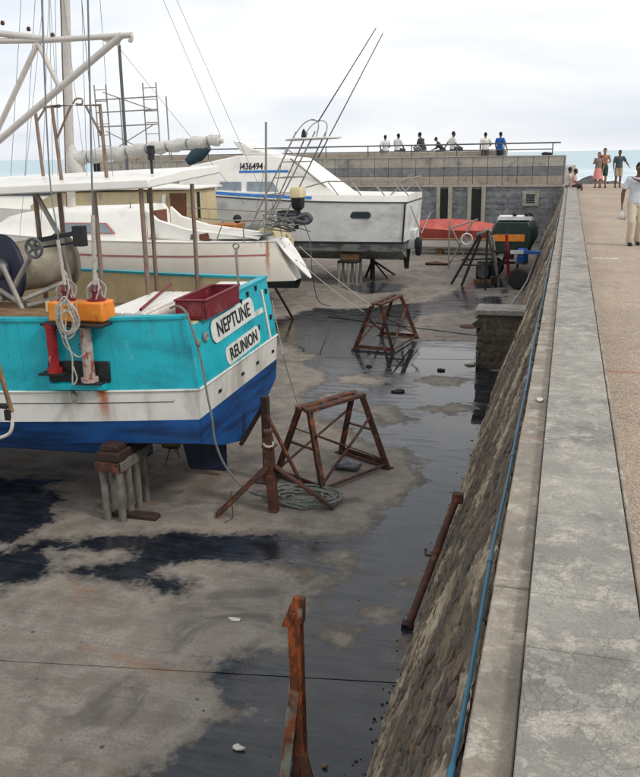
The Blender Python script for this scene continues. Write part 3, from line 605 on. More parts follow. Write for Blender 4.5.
def catmull(pts, k=6):
    P = [Vector(p) for p in pts]; P = [P[0]] + P + [P[-1]]; o = []
    for i in range(1, len(P) - 2):
        for q in range(k):
            t = q / k; o.append(.5 * ((2 * P[i]) + (P[i + 1] - P[i - 1]) * t + (2 * P[i - 1] - 5 * P[i] + 4 * P[i + 1] - P[i + 2]) * t * t + (3 * P[i] - P[i - 1] - 3 * P[i + 1] + P[i + 2]) * t ** 3))
    return o + [P[-2]]

# ------------------------------------------------------------------ turquoise fishing boat on its stand
def ntilt(p):
    return Vector((p.x, p.y, p.z - .026 * (-4.18 - p.x) + .026 * (p.y - 8.85)))
fb = thing('fishing_boat', 'turquoise white and blue fishing boat with black name plates on its stern', 'boat', (-7.5, 10.3, .5))
NHB = [(0, 1.445), (1.2, 1.66), (2.5, 1.86), (4.2, 1.98), (6, 1.85), (7.5, 1.45), (8.8, .75), (9.8, .04)]
NZ = [(0, 1.0), (1, 1.31), (2, 1.69), (3, 2.56)]; NXO = [(0, 0), (1, .02), (2, .035), (3, -.10)]
def npt(s, side, l):
    hb = interp(NHB, s) * (1 - .012 * max(0, l - 2)) * (1 if l > 1 else (1 - .35 * (1 - l) * min(1, s / 9.8)))
    zb = interp(NZ, l) + .75 * (s / 9.8) ** 2.2 * (l / 3)
    return Vector((-4.18 - s + interp(NXO, l) * max(0, 1 - s / 3) - .5 * (l / 3) * max(0, (s - 7) / 2.8), 10.30 - .03 * s + side * hb, zb))
SS = [0, .3, .6, 1.2, 1.8, 2.5, 3.4, 4.2, 5, 6, 6.8, 7.5, 8.2, 8.8, 9.4, 9.8]
hull_band(npt, SS, 2, 3, transom=False).build('topsides', M('turq'), fb).data.materials
# transom above the white band, with the cut-down port quarter
m = MB(ntilt)
k = 24; lo_ = [npt(0, -1, 2).lerp(npt(0, 1, 2), q / k) for q in range(k + 1)]; hi_ = [npt(0, -1, 3).lerp(npt(0, 1, 3), q / k) for q in range(k + 1)]
def ncut(q):
    f = q / k; return -.13 if .08 < f < .50 else (-.13 * (f / .08) if f <= .08 else (-.13 * max(0, 1 - (f - .50) / .04)))
hi_ = [h + Vector((0, 0, ncut(q))) for q, h in enumerate(hi_)]
m.loft([lo_, [a.lerp(b, .5) for a, b in zip(lo_, hi_)], hi_], False, False); tr = m.build('transom', M('turq'), fb)
for o in list(fb.children):
    if o.name.startswith('topsides'):
        for v in o.data.vertices: v.co = ntilt(v.co + ORG[fb.name]) - ORG[fb.name]
def nb(m_): m_.xf = ntilt; return m_
nb(hull_band(npt, SS, 1, 2)).build('white_band', M('hullwhite'), fb)
nb(hull_band(npt, SS, 0, 1)).build('bottom_band', M('antifoul'), fb)
m = MB(ntilt)
for side in (-1, 1): m.tube([npt(s, side, 2) + Vector((0, side * .008, 0)) for s in SS], .016, 6)
m.tube([npt(0, -1, 2) + Vector((.008, 0, 0)), npt(0, 1, 2) + Vector((.008, 0, 0))], .016, 6); m.build('rub_strake', M('hullwhite'), fb)
m = MB(ntilt)
for side in (-1,): m.tube([npt(s, side, 1.62) + Vector((0, side * .004, 0)) for s in SS[1:]], .006, 5)
m.build('seam', M('steel'), fb)
# underwater body: chine down to keel
m = MB(ntilt); g = []
for s in SS:
    a, b_ = npt(s, -1, 0), npt(s, 1, 0); c = (a + b_) / 2; kz = .52 + .5 * (s / 9.8) ** 3
    g.append([a, a.lerp(Vector((c.x, c.y, kz)), .5) - Vector((0, 0, .05)), Vector((c.x, c.y - .04, kz)), Vector((c.x, c.y + .04, kz)), b_.lerp(Vector((c.x, c.y, kz)), .5) - Vector((0, 0, .05)), b_])
m.loft(g, False, False); m.add([p for p in g[0]], [(0, 1, 2, 3, 4, 5)]); m.build('bottom', M('antifoul'), fb)
MB(ntilt).box((-12.6, 10.16, .22), (-5.6, 10.30, .7)).build('keel', M('antifoul'), fb, bevel=.02)
MAT['navybottom'] = pm('dark_blue_bottom', (18, 30, 58), .6, 0, .25, 5, .2, 40, stains=(((60, 62, 60), (4, 4, 4), .55, .75, .5),))
m = MB(ntilt); m.prism([(-4.42, 10.20, .06), (-4.42, 10.20, .95), (-4.95, 10.20, .9), (-5.1, 10.20, .5), (-5.0, 10.20, .06)], (0, .07, 0)); m.build('rudder', M('navybottom'), fb, bevel=.02)
m = MB(ntilt); m.lathe([(.0, -.12), (.06, -.1), (.08, 0), (.07, .15)], (-5.3, 10.23, .42), (1, 0, 0), 12)
for q in range(4):
    a = R(45 + 90 * q); d = Vector((0, math.cos(a), math.sin(a))); t = Vector((0, -math.sin(a), math.cos(a))); c = Vector((-5.28, 10.23, .42))
    m.prism([c + d * .06 + t * .04 - Vector((.03, 0, 0)), c + d * .30 + t * .13 - Vector((.06, 0, 0)), c + d * .34 + Vector((0, 0, 0)), c + d * .28 - t * .1 + Vector((.06, 0, 0)), c + d * .06 - t * .04 + Vector((.03, 0, 0))], (.012, 0, 0))
m.build('propeller', pm('bronze', (92, 74, 50), .5, .6, .2), fb)
MB(ntilt).lathe([(.05, 0), (.05, .5)], (-5.8, 10.23, .46), (1, 0, 0), 10).build('shaft', M('steel'), fb)
# bulwark inside, deck and cap rail
DK = 2.12
m = MB(ntilt); S2 = SS[:-1]
for side in (-1, 1):
    m.loft([[npt(s, side, 3) - Vector((0, side * .09, 0)), Vector((npt(s, side, 3).x, npt(s, side, 3).y - side * .12, DK))] for s in S2], False, False)
m.build('bulwark_lining', M('cream'), fb)
m = MB(ntilt); m.loft([[Vector((npt(s, -1, 3).x - (.05 if s == 0 else 0), npt(s, -1, 3).y + .1, DK)), Vector((npt(s, 1, 3).x - (.05 if s == 0 else 0), npt(s, 1, 3).y - .1, DK))] for s in S2], False, False); m.build('deck', M('wood'), fb)
m = MB(ntilt)
for side in (-1, 1):
    m.loft([[npt(s, side, 3) + Vector((0, side * .025, 0)), npt(s, side, 3) + Vector((0, side * .025, .035)), npt(s, side, 3) + Vector((0, -side * .11, .035)), npt(s, side, 3) + Vector((0, -side * .11, 0))] for s in SS])
m.build('cap_rail', M('turq'), fb)
m = MB(ntilt); q0 = 13
m.loft([[hi_[q] + Vector(d) for d in ((.02, 0, 0), (.02, 0, .03), (-.1, 0, .03), (-.1, 0, 0))] for q in range(q0, k + 1)]); m.build('stern_rail', M('turq'), fb)
MB(ntilt).box((-4.75, 8.95, 2.36), (-4.30, 10.38, 2.44)).build('stern_locker_top', M('cream'), fb, bevel=.01)
MB(ntilt).box((-4.95, 10.4, 2.36), (-4.34, 11.55, 2.54)).build('stern_seat', M('gel'), fb, bevel=.015)
# ropes painted edge lines on the transom
for f0, f1, z0, z1, nm, mt in ((.885, .905, .0, .86, 'trim_strip', 'hullwhite'), (.66, .86, .50, .58, 'white_plate', 'plate')):
    a = lambda f, zz: npt(0, -1, 2).lerp(npt(0, 1, 2), f).lerp(npt(0, -1, 3).lerp(npt(0, 1, 3), f), zz)
    p = [a(f0, z0), a(f1, z0), a(f1, z1), a(f0, z1)]; mm = MB(ntilt); mm.prism([q + Vector((.004, 0, 0)) for q in p], (.012, 0, 0)); mm.build(nm, M(mt), fb)
tux = (npt(0, 1, 2.5) - npt(0, -1, 2.5)).normalized(); tuy = (npt(0, 0, 3) - npt(0, 0, 2)).normalized()
tux = Vector((0, 1, .062)).normalized()
def tpos(Y, z): 
    x = -4.145 + (-.135) * (z - 1.69) / .87; return Vector((x + .012, Y, z))
MAT['plate_in'] = MAT['plate']
for txt, Y, z, w_, h_, sz in (('NEPTUNE', 10.24, 2.29, 1.50, .30, .27), ('REUNION', 10.42, 1.905, 1.26, .245, .225)):
    tu = Vector((-.135 / .87, 0, 1)).normalized(); mm = MB(); mm.prism(rrect(tpos(Y, z), tux, tu, w_, h_, r=h_ * .42), (.008, 0, 0))
    pl = mm.build('name_plate', M('plate'), fb)
    text_mesh(txt, sz, M('letter'), 'lettering', pl, tpos(Y, z) + Vector((.014, 0, -.005)), tux, tu, squash=1.0 if txt == 'NEPTUNE' else 1.02, bold=.004)
for s_ in (.95, 2.1, 3.6, 5.2):
    mm = MB(ntilt); mm.tube([npt(s_, -1, l) + Vector((0, -.001, 0)) for l in (2.03, 2.25, 2.5, 2.75, 2.98)], .0035, 5); mm.build('plank_seam', M('turq'), fb)
# scuppers, bolts and hawse
for f in (.22, .50, .70, .93):
    p = npt(0, -1, 1.45).lerp(npt(0, 1, 1.45), f); MB(ntilt).box((p.x - .01, p.y - .035, p.z - .02), (p.x + .018, p.y + .035, p.z + .02)).build('scupper', M('black'), fb)
for q, (f, zz) in enumerate(((.70, .90), (.82, .93), (.76, .30), (.60, .84), (.95, .35), (.95, .8))):
    p = npt(0, -1, 2).lerp(npt(0, 1, 2), f).lerp(npt(0, -1, 3).lerp(npt(0, 1, 3), f), zz); MB(ntilt).box((p.x - .01, p.y - .025, p.z - .035), (p.x + .022, p.y + .025, p.z + .035)).build('fitting', M('blacksteel'), fb)
p = npt(0, -1, 2.62).lerp(npt(0, 1, 2.62), .155); MB(ntilt).lathe([(.0, .02), (.03, .02), (.035, .028), (.062, .02), (.068, 0)], p, (1, 0, 0), 14).build('hawse_hole', M('galv'), fb)
for q in range(6):
    p = npt(1.35 + .15 * (q % 3), -1, 2.62 + .05 * (q // 3)); MB(ntilt).lathe([(.012, -.01), (.012, .012), (.0, .014)], p, (0, -1, 0), 8).build('bolt', M('steel'), fb)
# hydraulic hauler on the side: black bracket, two rams, orange boxes, discharge pipe
def sidept(X, z, out_=0):                                    # point on the near side skin
    s = -4.18 - X; lv = 2 + (z - 1.69) / .87 if z > 1.69 else 1 + (z - 1.31) / .38
    p = npt(s, -1, lv); return Vector((X, p.y - out_, z))
a0, a1 = Vector((-5.96, 0, 0)), Vector((-5.20, 0, 0))
mm = MB(); mm.prism([sidept(-5.95, 1.78, .0), sidept(-5.20, 1.78, .0), sidept(-5.20, 2.04, .0), sidept(-5.95, 2.04, .0)], (0, -.035, 0)); mm.build('hauler_bracket', M('blacksteel'), fb, bevel=.006)
mm = MB(); 
for X0, X1, z in ((-5.98, -5.66, 1.90), (-5.56, -5.22, 1.79)): mm.prism([sidept(X0, z, 0), sidept(X1, z, 0), sidept(X1, z, .2), sidept(X0, z, .2)], (0, 0, .025))
mm.build('ram_shelf', M('blacksteel'), fb, bevel=.004)
def ram(X, z0, z1, mt, rr):
    b0 = sidept(X, z0, .11); b0.x = X; p = MB(); p.lathe([(rr * 1.5, 0), (rr * 1.5, .05), (rr, .055), (rr, z1 - z0 - .06), (rr * 1.25, z1 - z0 - .055), (rr * 1.25, z1 - z0)], b0, (0, 0, 1), 16)
    return p.build('hydraulic_ram', M(mt), fb)
ram(-5.82, 1.925, 2.52, 'red', .062); ram(-5.40, 1.815, 2.52, 'chipped', .07)
for q, (X0, X1) in enumerate(((-5.86, -5.52), (-5.50, -5.16))):
    y0 = sidept((X0 + X1) / 2, 2.5).y; mm = MB(); mm.box((X0, y0 - .12, 2.535), (X1, y0 + .18, 2.775)); bx = mm.build('float_box', M('orange'), fb, bevel=.025, seg=2)
    MB().box((X0 - .01, y0 - .13, 2.66), (X0 + .012, y0 - .06, 2.778)).build('corner_strap', M('cream'), bx)
    c = Vector(((X0 + X1) / 2 + .02, y0 + .02, 2.775)); mm = MB(); mm.lathe([(.11, 0), (.11, .02), (.05, .03), (.045, .1), (.07, .12), (.03, .2)], c, (0, 0, 1), 14); mm.build('wire_clamp', M('maroon'), bx)
    mm = MB()
    for a in range(5): mm.tube(catmull([c + Vector((.10 * math.cos(a * 1.3), .10 * math.sin(a * 1.3), .03)), c + Vector((.12 * math.cos(a * 1.3 + .4), .12 * math.sin(a * 1.3 + .4), .16)), c + Vector((.03, 0, .27)), c + Vector((.0, 0, .36))], 4), .011, 5)
    mm.build('shackle_ropes', M('rope'), bx)
MB().box((-5.92, 8.36, 2.50), (-5.10, 8.62, 2.532)).build('float_tray', M('blacksteel'), fb, bevel=.004)
mm = MB(); mm.prism([sidept(-5.92, 1.70, 0), sidept(-5.24, 1.70, 0), sidept(-5.24, 1.78, .0), sidept(-5.92, 1.78, .0)], (0, -.11, 0)); mm.build('step_plate', M('turq'), fb, bevel=.006)
mm = MB(); mm.tube([sidept(-5.72, 1.66, -.05), sidept(-5.56, 1.585, .2)], .032, 12); pp = mm.build('discharge_pipe', M('galv'), fb)
# coil of pale rope hung over the boxes, two hauling wires above
mm = MB(); cc = Vector((-5.50, 8.28, 2.62)); rr = random.Random(3)
for q in range(7):
    w_ = .10 + rr.uniform(-.02, .05); h_ = .17 + rr.uniform(-.05, .07); o_ = Vector((rr.uniform(-.04, .04), rr.uniform(-.03, .01), rr.uniform(-.05, .04))); pts = []
    for a in range(25):
        t = 2 * math.pi * a / 24; pts.append(cc + o_ + Vector((w_ * math.cos(t), -.01 * math.sin(3 * t), h_ * math.sin(t))))
    mm.tube(pts, .011, 6)
mm.tube(catmull([cc + Vector((.02, 0, .1)), cc + Vector((-.02, -.02, -.2)), cc + Vector((.04, -.02, -.45)), cc + Vector((.0, .0, -.78)), cc + Vector((.05, .02, -.72)), cc + Vector((.02, .0, -.55))]), .010, 6)
mm.tube(catmull([cc + Vector((-.09, 0, -.05)), cc + Vector((-.06, 0, -.3)), cc + Vector((.1, 0, -.45)), cc + Vector((.2, 0, -.4))]), .010, 6)
setp(mm.build('rope_coil', M('rope'), None, origin=cc), 'pale rope coil hanging over the two orange boxes on the turquoise boat', 'rope')
mm = MB(); mm.tube(catmull([at(66, 292, 8.45), at(58, 235, 8.5), at(50, 178, 8.6), at(44, 60, 8.7), at(40, -60, 8.8)]), .009, 6); mm.tube([at(95, 292, 8.45), at(92, 180, 8.6), at(88, 0, 8.8), at(87, -60, 8.9)], .012, 6); mm.build('hauling_wire', M('wire'), fb)
mm = MB(); mm.tube([at(95, 285, 8.44), at(93, 215, 8.5)], .024, 8); mm.tube([at(65, 285, 8.44), at(58, 240, 8.49)], .022, 8); mm.build('wire_sleeve', M('rope'), fb)
# canopy
zt = lambda X: 4.15 + .035 * (X + 5.2)
m = MB(); m.loft([[Vector((X, 9.95, zt(X) - .13)), Vector((X, 9.95, zt(X) - .01)), Vector((X, 11.1, zt(X) + .09)), Vector((X, 12.3, zt(X) + .12)), Vector((X, 12.3, zt(X) + .0))] for X in (-10, -8, -6.5, -5.2)])
m.build('canopy', M('gel'), fb, bevel=.02, seg=2)
for X, Y in ((-6.12, 10.15), (-5.42, 10.15), (-9.2, 10.15), (-6.12, 11.75), (-5.42, 11.75), (-9.2, 11.75)): MB().tube([(X, Y, 2.05), (X, Y, zt(X) - .13)], .032, 10).build('canopy_post', M('brownpipe'), fb)
for X, Y in ((-7.35, 10.6), (-7.15, 10.9)): MB().tube([(X, Y, 2.05), (X, Y, zt(X) - .13)], .035, 10).build('canopy_post', M('brownpipe'), fb)
# pipe frames on the canopy and the white derrick
def pipe(name, pts, r, mt='brownpipe', par=fb, n=10): return MB().tube(pts, r, n).build(name, M(mt), par)
Yf = 10.4
P = lambda x, y, Y=Yf: at(x, y, Y)
pipe('roof_frame', [P(62, 182), P(52, 106), P(100, 105), P(107, 180)], .026)
pipe('roof_frame', [P(44, 180, 11.2), P(35, 108, 11.2), P(60, 106, 11.2)], .026)
pipe('roof_frame', [P(57, 139), P(71, 106)], .016); pipe('roof_frame', [P(104, 140), P(86, 106)], .016); pipe('roof_frame', [P(37, 122, 11.2), P(46, 107, 11.2)], .016)
pipe('frame_hook', catmull([P(73, 104), P(76, 99), P(82, 99), P(82, 104), P(76, 104)]), .012)
Yd = 9.9
D_ = lambda x, y, Y=Yd: at(x, y, Y)
pipe('derrick_pipe', [D_(-60, 26), D_(45, 39)], .043, 'whitepipe'); pipe('derrick_pipe', [D_(-60, 42), D_(42, 40.5), D_(132, 35)], .036, 'whitepipe')
pipe('derrick_pipe', [D_(-60, 192), D_(60, 88), D_(122, 35)], .043, 'whitepipe'); pipe('derrick_pipe', [D_(-30, 190), D_(38, 43)], .036, 'whitepipe'); pipe('derrick_pipe', [D_(38, 43), D_(60, 88)], .033, 'whitepipe')
mm = MB(); mm.prism([D_(97, 38), D_(122, 34), D_(118, 46), D_(110, 44)], (0, .03, 0)); mm.build('gusset', M('whitepipe'), fb)
pipe('derrick_hook', catmull([D_(131, 34), D_(132, 37), D_(131, 41), D_(129, 40)]), .02, 'whitepipe'); 
for x, y in ((3, 26), (29, 32), (15, 42), (53, 38)): MB().lathe([(.02, -.02), (.028, 0), (.02, .03), (.0, .035)], D_(x, y) + Vector((0, 0, .03)), (0, 0, 1), 8).build('block', M('rust'), fb)
pipe('derrick_mast', [(-8.4, 10.3, 2.1), (-8.4, 10.3, 8.2)], .07, 'whitepipe'); pipe('derrick_arm', [(-8.4, 10.3, 7.9), (-5.4, 8.9, 7.0)], .04, 'whitepipe')
mm = MB(); 
for x0, x1 in ((39, 46), (20, 8), (34, 22), (52, 55), (46, 50), (78, 84), (95, 110)): mm.tube([D_(x0 + 3, -30, 10.6), D_(x1 + 3, 176, 10.6)], .0038, 5)
mm.build('stay_wire', M('wire'), fb)
mm = MB(); mm.lathe([(.02, 0), (.02, .17), (.045, .18), (.045, .25), (.06, .26), (.055, .34), (.06, .36), (.03, .37)], (-5.42, 10.5, 4.19), (0, 0, 1), 12); mm.build('mast_light', M('blacksteel'), fb)
# net reel with its frame
rc = at(8, 268, 9.9); ax_ = Vector((.42, .90, .03)).normalized()
mm = MB(); mm.lathe([(.30, 0), (.34, .02), (.35, .40), (.34, .82), (.33, .86)], rc, ax_, 28); reel = mm.build('reel_drum', M('drumgrey'), fb)
MB().lathe([(.06, -.03), (.46, -.03), (.47, .0), (.46, .03), (.06, .04)], rc - ax_ * .02, ax_, 32).build('flange', M('navy'), reel)
MB().lathe([(.06, -.03), (.40, -.02), (.41, .0), (.40, .03), (.06, .04)], rc + ax_ * .88, ax_, 32).build('flange', M('drumgrey'), reel)
MB().lathe([(.0, -.14), (.13, -.13), (.15, -.08), (.15, .0)], rc - ax_ * .05, ax_, 16).build('hub', M('steel'), reel)
MB().tube([rc - ax_ * .3, rc + ax_ * 1.0], .035, 10).build('axle', M('steel'), reel)
wc_ = at(35, 248, 9.45); wh = MB(); ring = []
for q in range(29): a = 2 * math.pi * q / 28; ring.append(wc_ + Vector((.12 * math.cos(a), -.02, .12 * math.sin(a))))
wh.tube(ring, .02, 8)
for q in range(5): a = 2 * math.pi * q / 5; wh.bar(wc_ + Vector((0, -.02, 0)), wc_ + Vector((.12 * math.cos(a), -.02, .12 * math.sin(a))), .03)
wh.lathe([(.0, -.04), (.04, -.03), (.04, .06)], wc_, (0, 1, 0), 10); wh.build('hand_wheel', M('steel'), fb)
for pts in ([at(3, 266, 9.5), at(24, 312, 9.5)], [at(3, 300, 10.3), at(30, 240, 10.3)], [at(14, 287, 9.55), at(30, 258, 9.55)], [at(22, 300, 9.5), at(62, 283, 10.2)], [at(62, 283, 10.2), at(72, 300, 10.2)], [at(26, 306, 9.6), at(60, 297, 10.3)], [at(35, 192, 10.4), at(62, 240, 10.4), at(74, 300, 10.4)], [at(0, 290, 9.6), at(24, 306, 9.6)]):
    pipe('reel_frame', pts, .036, 'galv')
mm = MB(); mm.bar(at(40, 240, 9.7), at(82, 232, 9.7), .07, .06); mm.bar(at(44, 247, 9.7), at(80, 242, 9.7), .03, .03); mm.box(tuple(at(76, 246, 9.7) - Vector((0, .06, 0))), tuple(at(84, 226, 9.7) + Vector((0, .06, 0)))); mm.build('valve_arm', M('blacksteel'), fb)
mm = MB(); p = at(66, 258, 10.7); mm.loft([rrect(p + Vector((0, 0, h)), (1, 0, 0), (0, 1, 0), .17, .17, r=.05) for h in (-.28, -.26, .22, .26)]); mm.build('fuel_can', M('orange'), fb)
# hold hatch, planks on the deck
hc = thing('fish_hold_box', 'white lidded fish box with slatted top on the deck beside the orange boxes', 'box', (-5.1, 9.6, 2.2))
MB(ntilt).box((-5.42, 8.98, 2.18), (-4.86, 10.35, 2.56)).build('box_body', M('gel'), hc, bevel=.015)
for q in range(4): MB(ntilt).box((-5.44 + q * .15, 8.96, 2.562), (-5.31 + q * .15, 10.38, 2.60)).build('lid_slat', M('gel'), hc, bevel=.006)
MB(ntilt).box((-5.22, 8.955, 2.42), (-5.06, 8.978, 2.50)).build('latch', M('steel'), hc)
MB(ntilt).tube([(-4.90, 8.95, 2.64), (-5.2, 10.4, 2.70)], .02, 8).build('lid_bar', M('maroon'), hc)
for q in range(4): MB(ntilt).box((-6.4 + q * .02, 8.75 + q * .26, 2.50), (-5.45 + q * .01, 8.98 + q * .26, 2.535)).build('side_deck_plank', M('wood'), fb, bevel=.006)
MB(ntilt).box((-8.5, 8.6, 2.49), (-6.42, 9.5, 2.53)).build('side_deck', M('wood'), fb, bevel=.006)
# maroon crate on the quarter
cr = thing('fish_crate', 'maroon open plastic fish crate on the stern corner of the turquoise boat', 'crate', (-4.45, 9.85, 2.45))
ca, cb = Vector((-4.60, 9.28, 2.455)), Vector((-4.18, 10.38, 2.68))
mm = MB(ntilt); mm.box(tuple(ca), (cb.x, cb.y, ca.z + .02)); mm.build('base', M('maroon'), cr)
for lo2, hi2 in (((ca.x, ca.y, ca.z + .021), (ca.x + .025, cb.y, cb.z)), ((cb.x - .025, ca.y, ca.z + .021), (cb.x, cb.y, cb.z)), ((ca.x + .026, ca.y, ca.z + .021), (cb.x - .026, ca.y + .025, cb.z)), ((ca.x + .026, cb.y - .025, ca.z + .021), (cb.x - .026, cb.y, cb.z))):
    MB(ntilt).box(lo2, hi2).build('side_panel', M('maroon'), cr, bevel=.005)
for lo2, hi2 in (((ca.x - .015, ca.y - .015, cb.z + .001), (ca.x + .035, cb.y + .015, cb.z + .025)), ((cb.x - .035, ca.y - .015, cb.z + .001), (cb.x + .015, cb.y + .015, cb.z + .025)), ((ca.x + .036, ca.y - .015, cb.z + .001), (cb.x - .036, ca.y + .035, cb.z + .025)), ((ca.x + .036, cb.y - .035, cb.z + .001), (cb.x - .036, cb.y + .015, cb.z + .025))):
    MB(ntilt).box(lo2, hi2).build('rim', M('maroon'), cr, bevel=.005)
mm = MB(ntilt); mm.tube(catmull([(-4.4 + .1 * math.cos(q), 9.75 + .2 * math.sin(q * 1.3), 2.53 + .03 * math.sin(q * 2)) for q in range(14)], 4), .022, 6); setp(mm.build('rope_bundle', M('rope'), None, origin=(-4.4, 9.75, 2.5)), 'bundle of pale rope lying inside the maroon crate', 'rope')
# stern staff and drooping line over the quarter
pipe('stern_staff', [at(239, 292, 10.75), at(236, 248, 10.75)], .02, 'galv'); pipe('staff_ring', catmull([at(236, 250, 10.75), at(233, 246, 10.75), at(236, 243, 10.75), at(239, 246, 10.75), at(236, 250, 10.75)]), .012, 'galv')
mm = MB(); q_ = [(-4.6, 9.15, 2.62), (-4.42, 8.98, 2.68), (-4.25, 8.84, 2.64), (-4.16, 8.80, 2.45), (-4.08, 8.82, 2.1), (-4.02, 8.80, 1.7), (-3.98, 8.83, 1.35), (-3.98, 8.9, 1.0), (-3.9, 9.05, .6), (-3.72, 9.3, .22), (-3.52, 9.6, .05), (-3.3, 9.75, .03)]
mm.tube(catmull(q_), .014, 7); mm.ball((-4.10, 8.81, 2.28), (.035, .035, .05)); mm.build('mooring_line', M('greyrope'), fb)
mm = MB(); mm.tube(hang(at(283, 354, 11.8), at(297, 402, 13.4), .03), .009, 6); mm.tube(hang(at(283, 354, 11.8), at(272, 300, 12.6), .0), .005, 5); mm.build('stern_line', M('rope'), fb)

# ------------------------------------------------------------------ stands, trestles, props in the yard
st = thing('boat_stand', 'pipe stand with timber packing under the turquoise boat', 'boat stand', (-5.2, 8.95, 0))
MB().box((-5.40, 8.45, .80), (-5.08, 9.25, .92)).build('top_timber', M('darkrust'), st, bevel=.012)
MB().box((-5.36, 8.50, .921), (-5.12, 9.1, 1.0)).build('packing_timber', M('darkrust'), st, bevel=.012)
for q in range(4):
    for X in (-5.36, -5.13):
        y = 8.52 + q * .215; MB().tube([(X + (.02 if X < -5.2 else -.0), y, 0), (X, y, .80)], .047, 12).build('leg', M('oldpipe'), st)
MB().box((-5.08, 8.46, .68), (-5.05, 9.24, .80)).build('side_plate', M('oldpipe'), st, bevel=.004); MB().box((-5.40, 8.42, .68), (-5.08, 8.45, .80)).build('end_plate', M('rust'), st, bevel=.004)
MB().box((-5.34, 8.6, .0), (-4.72, 8.75, .06)).build('foot_timber', M('darkrust'), st, bevel=.01)
def trestle(loc, ang, ln, sp, ht, label, seedv):
    r0 = thing('steel_trestle', label, 'trestle', loc, 'rusty steel boat trestles')
    a = Matrix.Rotation(ang, 3, 'Z'); T = lambda x, y, z: a @ Vector((x, y, z)) + Vector(loc)
    tw = .09
    for y in (-ln / 2, ln / 2):
        yt = y * .80
        for x in (-1, 1):
            MB().angle(T(x * sp / 2, y, 0), T(x * tw, yt, ht), .095, .014).build('leg', M('rust'), r0)
            MB().box(tuple(T(x * sp / 2, y, .004) - Vector((.07, .07, .004))), tuple(T(x * sp / 2, y, .016) + Vector((.07, .07, 0))), rz=ang).build('foot_plate', M('darkrust'), r0)
        MB().angle(T(-sp / 2 * .96, y, .05), T(sp / 2 * .96, y, .05), .075, .012).build('cross_bar', M('rust'), r0)
        zz = .52; f = 1 - zz; MB().bar(T(-(sp / 2 * f + tw * zz), y * .9, ht * zz), T(sp / 2 * f + tw * zz, y * .9, ht * zz), .045, .02).build('cross_bar', M('rust'), r0)
    for x in (-1, 1):
        MB().bar(T(x * tw, -ln * .44, ht), T(x * tw, ln * .44, ht), .10, .05).build('top_rail', M('rust'), r0, bevel=.006)
        MB().bar(T(x * sp * .47, -ln / 2, .10), T(x * (tw + .14), ln * .43, ht * .72), .04, .015).build('brace', M('rust'), r0)
        MB().bar(T(x * (tw + .14) + .02 * x, -ln * .43, ht * .72), T(x * sp * .46, ln / 2, .12), .04, .015).build('brace', M('rust'), r0)
    for y in (-.38, -.12, .12, .38): MB().box(tuple(T(0, y * ln, ht) - Vector((.05, .03, .03))), tuple(T(0, y * ln, ht) + Vector((.05, .03, .02))), rz=ang).build('spacer', M('rust'), r0)
    MB().bar(T(sp / 2 * .97, -ln / 2, .06), T(sp / 2 * .97, ln / 2, .06), .05, .02).build('side_bar', M('rust'), r0)
    return r0
trestle((-3.02, 10.78, 0), R(-30), 1.30, .95, 1.06, 'large rusty trestle with red top nearest the turquoise boat stern', 1)
trestle((-3.98, 19.2, 0), R(-9), 1.62, .95, 1.06, 'rusty trestle standing by the puddle in the middle of the yard', 2)
tp = thing('tripod_prop', 'rusty three-legged steel prop standing in front of the trestle', 'prop', (-3.4, 9.25, 0))
MB().angle((-3.36, 9.24, 0), (-3.42, 9.26, 1.0), .11, .012, (0, 1, 0)).build('upright', M('rust'), tp)
MB().bar((-4.03, 8.92, .02), (-3.44, 9.22, .62), .12, .04).build('leg', M('rust'), tp, bevel=.005); MB().bar((-2.66, 9.52, .02), (-3.36, 9.28, .62), .11, .03).build('leg', M('rust'), tp, bevel=.005)
MB().bar((-3.62, 10.0, .02), (-3.42, 9.32, .60), .06, .04).build('leg', M('darkrust'), tp)
MB().box((-3.50, 9.19, .88), (-3.33, 9.33, .9)).build('collar', M('rust'), tp); MB().lathe([(.045, 0), (.045, .07), (.06, .08), (.06, .12)], (-3.42, 9.26, .98), (0, 0, 1), 10).build('screw_head', M('rust'), tp)
mm = MB(); mm.tube(catmull([(-3.42 + .06 * math.cos(q * 1.1), 9.25 + .06 * math.sin(q * 1.1), 0.92 + .02 * math.sin(q)) for q in range(12)], 4), .012, 6); mm.build('lashing', M('rope'), tp)
pr = thing('hull_prop', 'dark steel prop with slanting brace against the stern of the turquoise boat', 'prop', (-3.9, 10.3, 0))
MB().box((-3.86, 10.18, 0), (-3.76, 10.28, 1.24)).build('upright', M('darkrust'), pr, bevel=.006); MB().bar((-4.2, 10.26, .5), (-3.83, 10.24, 1.12), .08, .05).build('brace', M('darkrust'), pr); MB().bar((-3.25, 10.1, .02), (-3.80, 10.22, 1.0), .05, .03).build('brace', M('rust'), pr); MB().box((-3.95, 10.08, 0), (-3.67, 10.38, .02)).build('foot_plate', M('darkrust'), pr)
mm = MB(); mm.tube(catmull([(-3.86, 8.78, .0), (-3.82, 8.95, .02), (-3.86, 9.0, .25), (-3.85, 9.03, .33)], 5), .009, 6); setp(mm.build('bent_rod', M('rust'), None, origin=(-3.84, 8.9, 0)), 'thin bent rusty rod standing beside the tripod prop', 'rod')
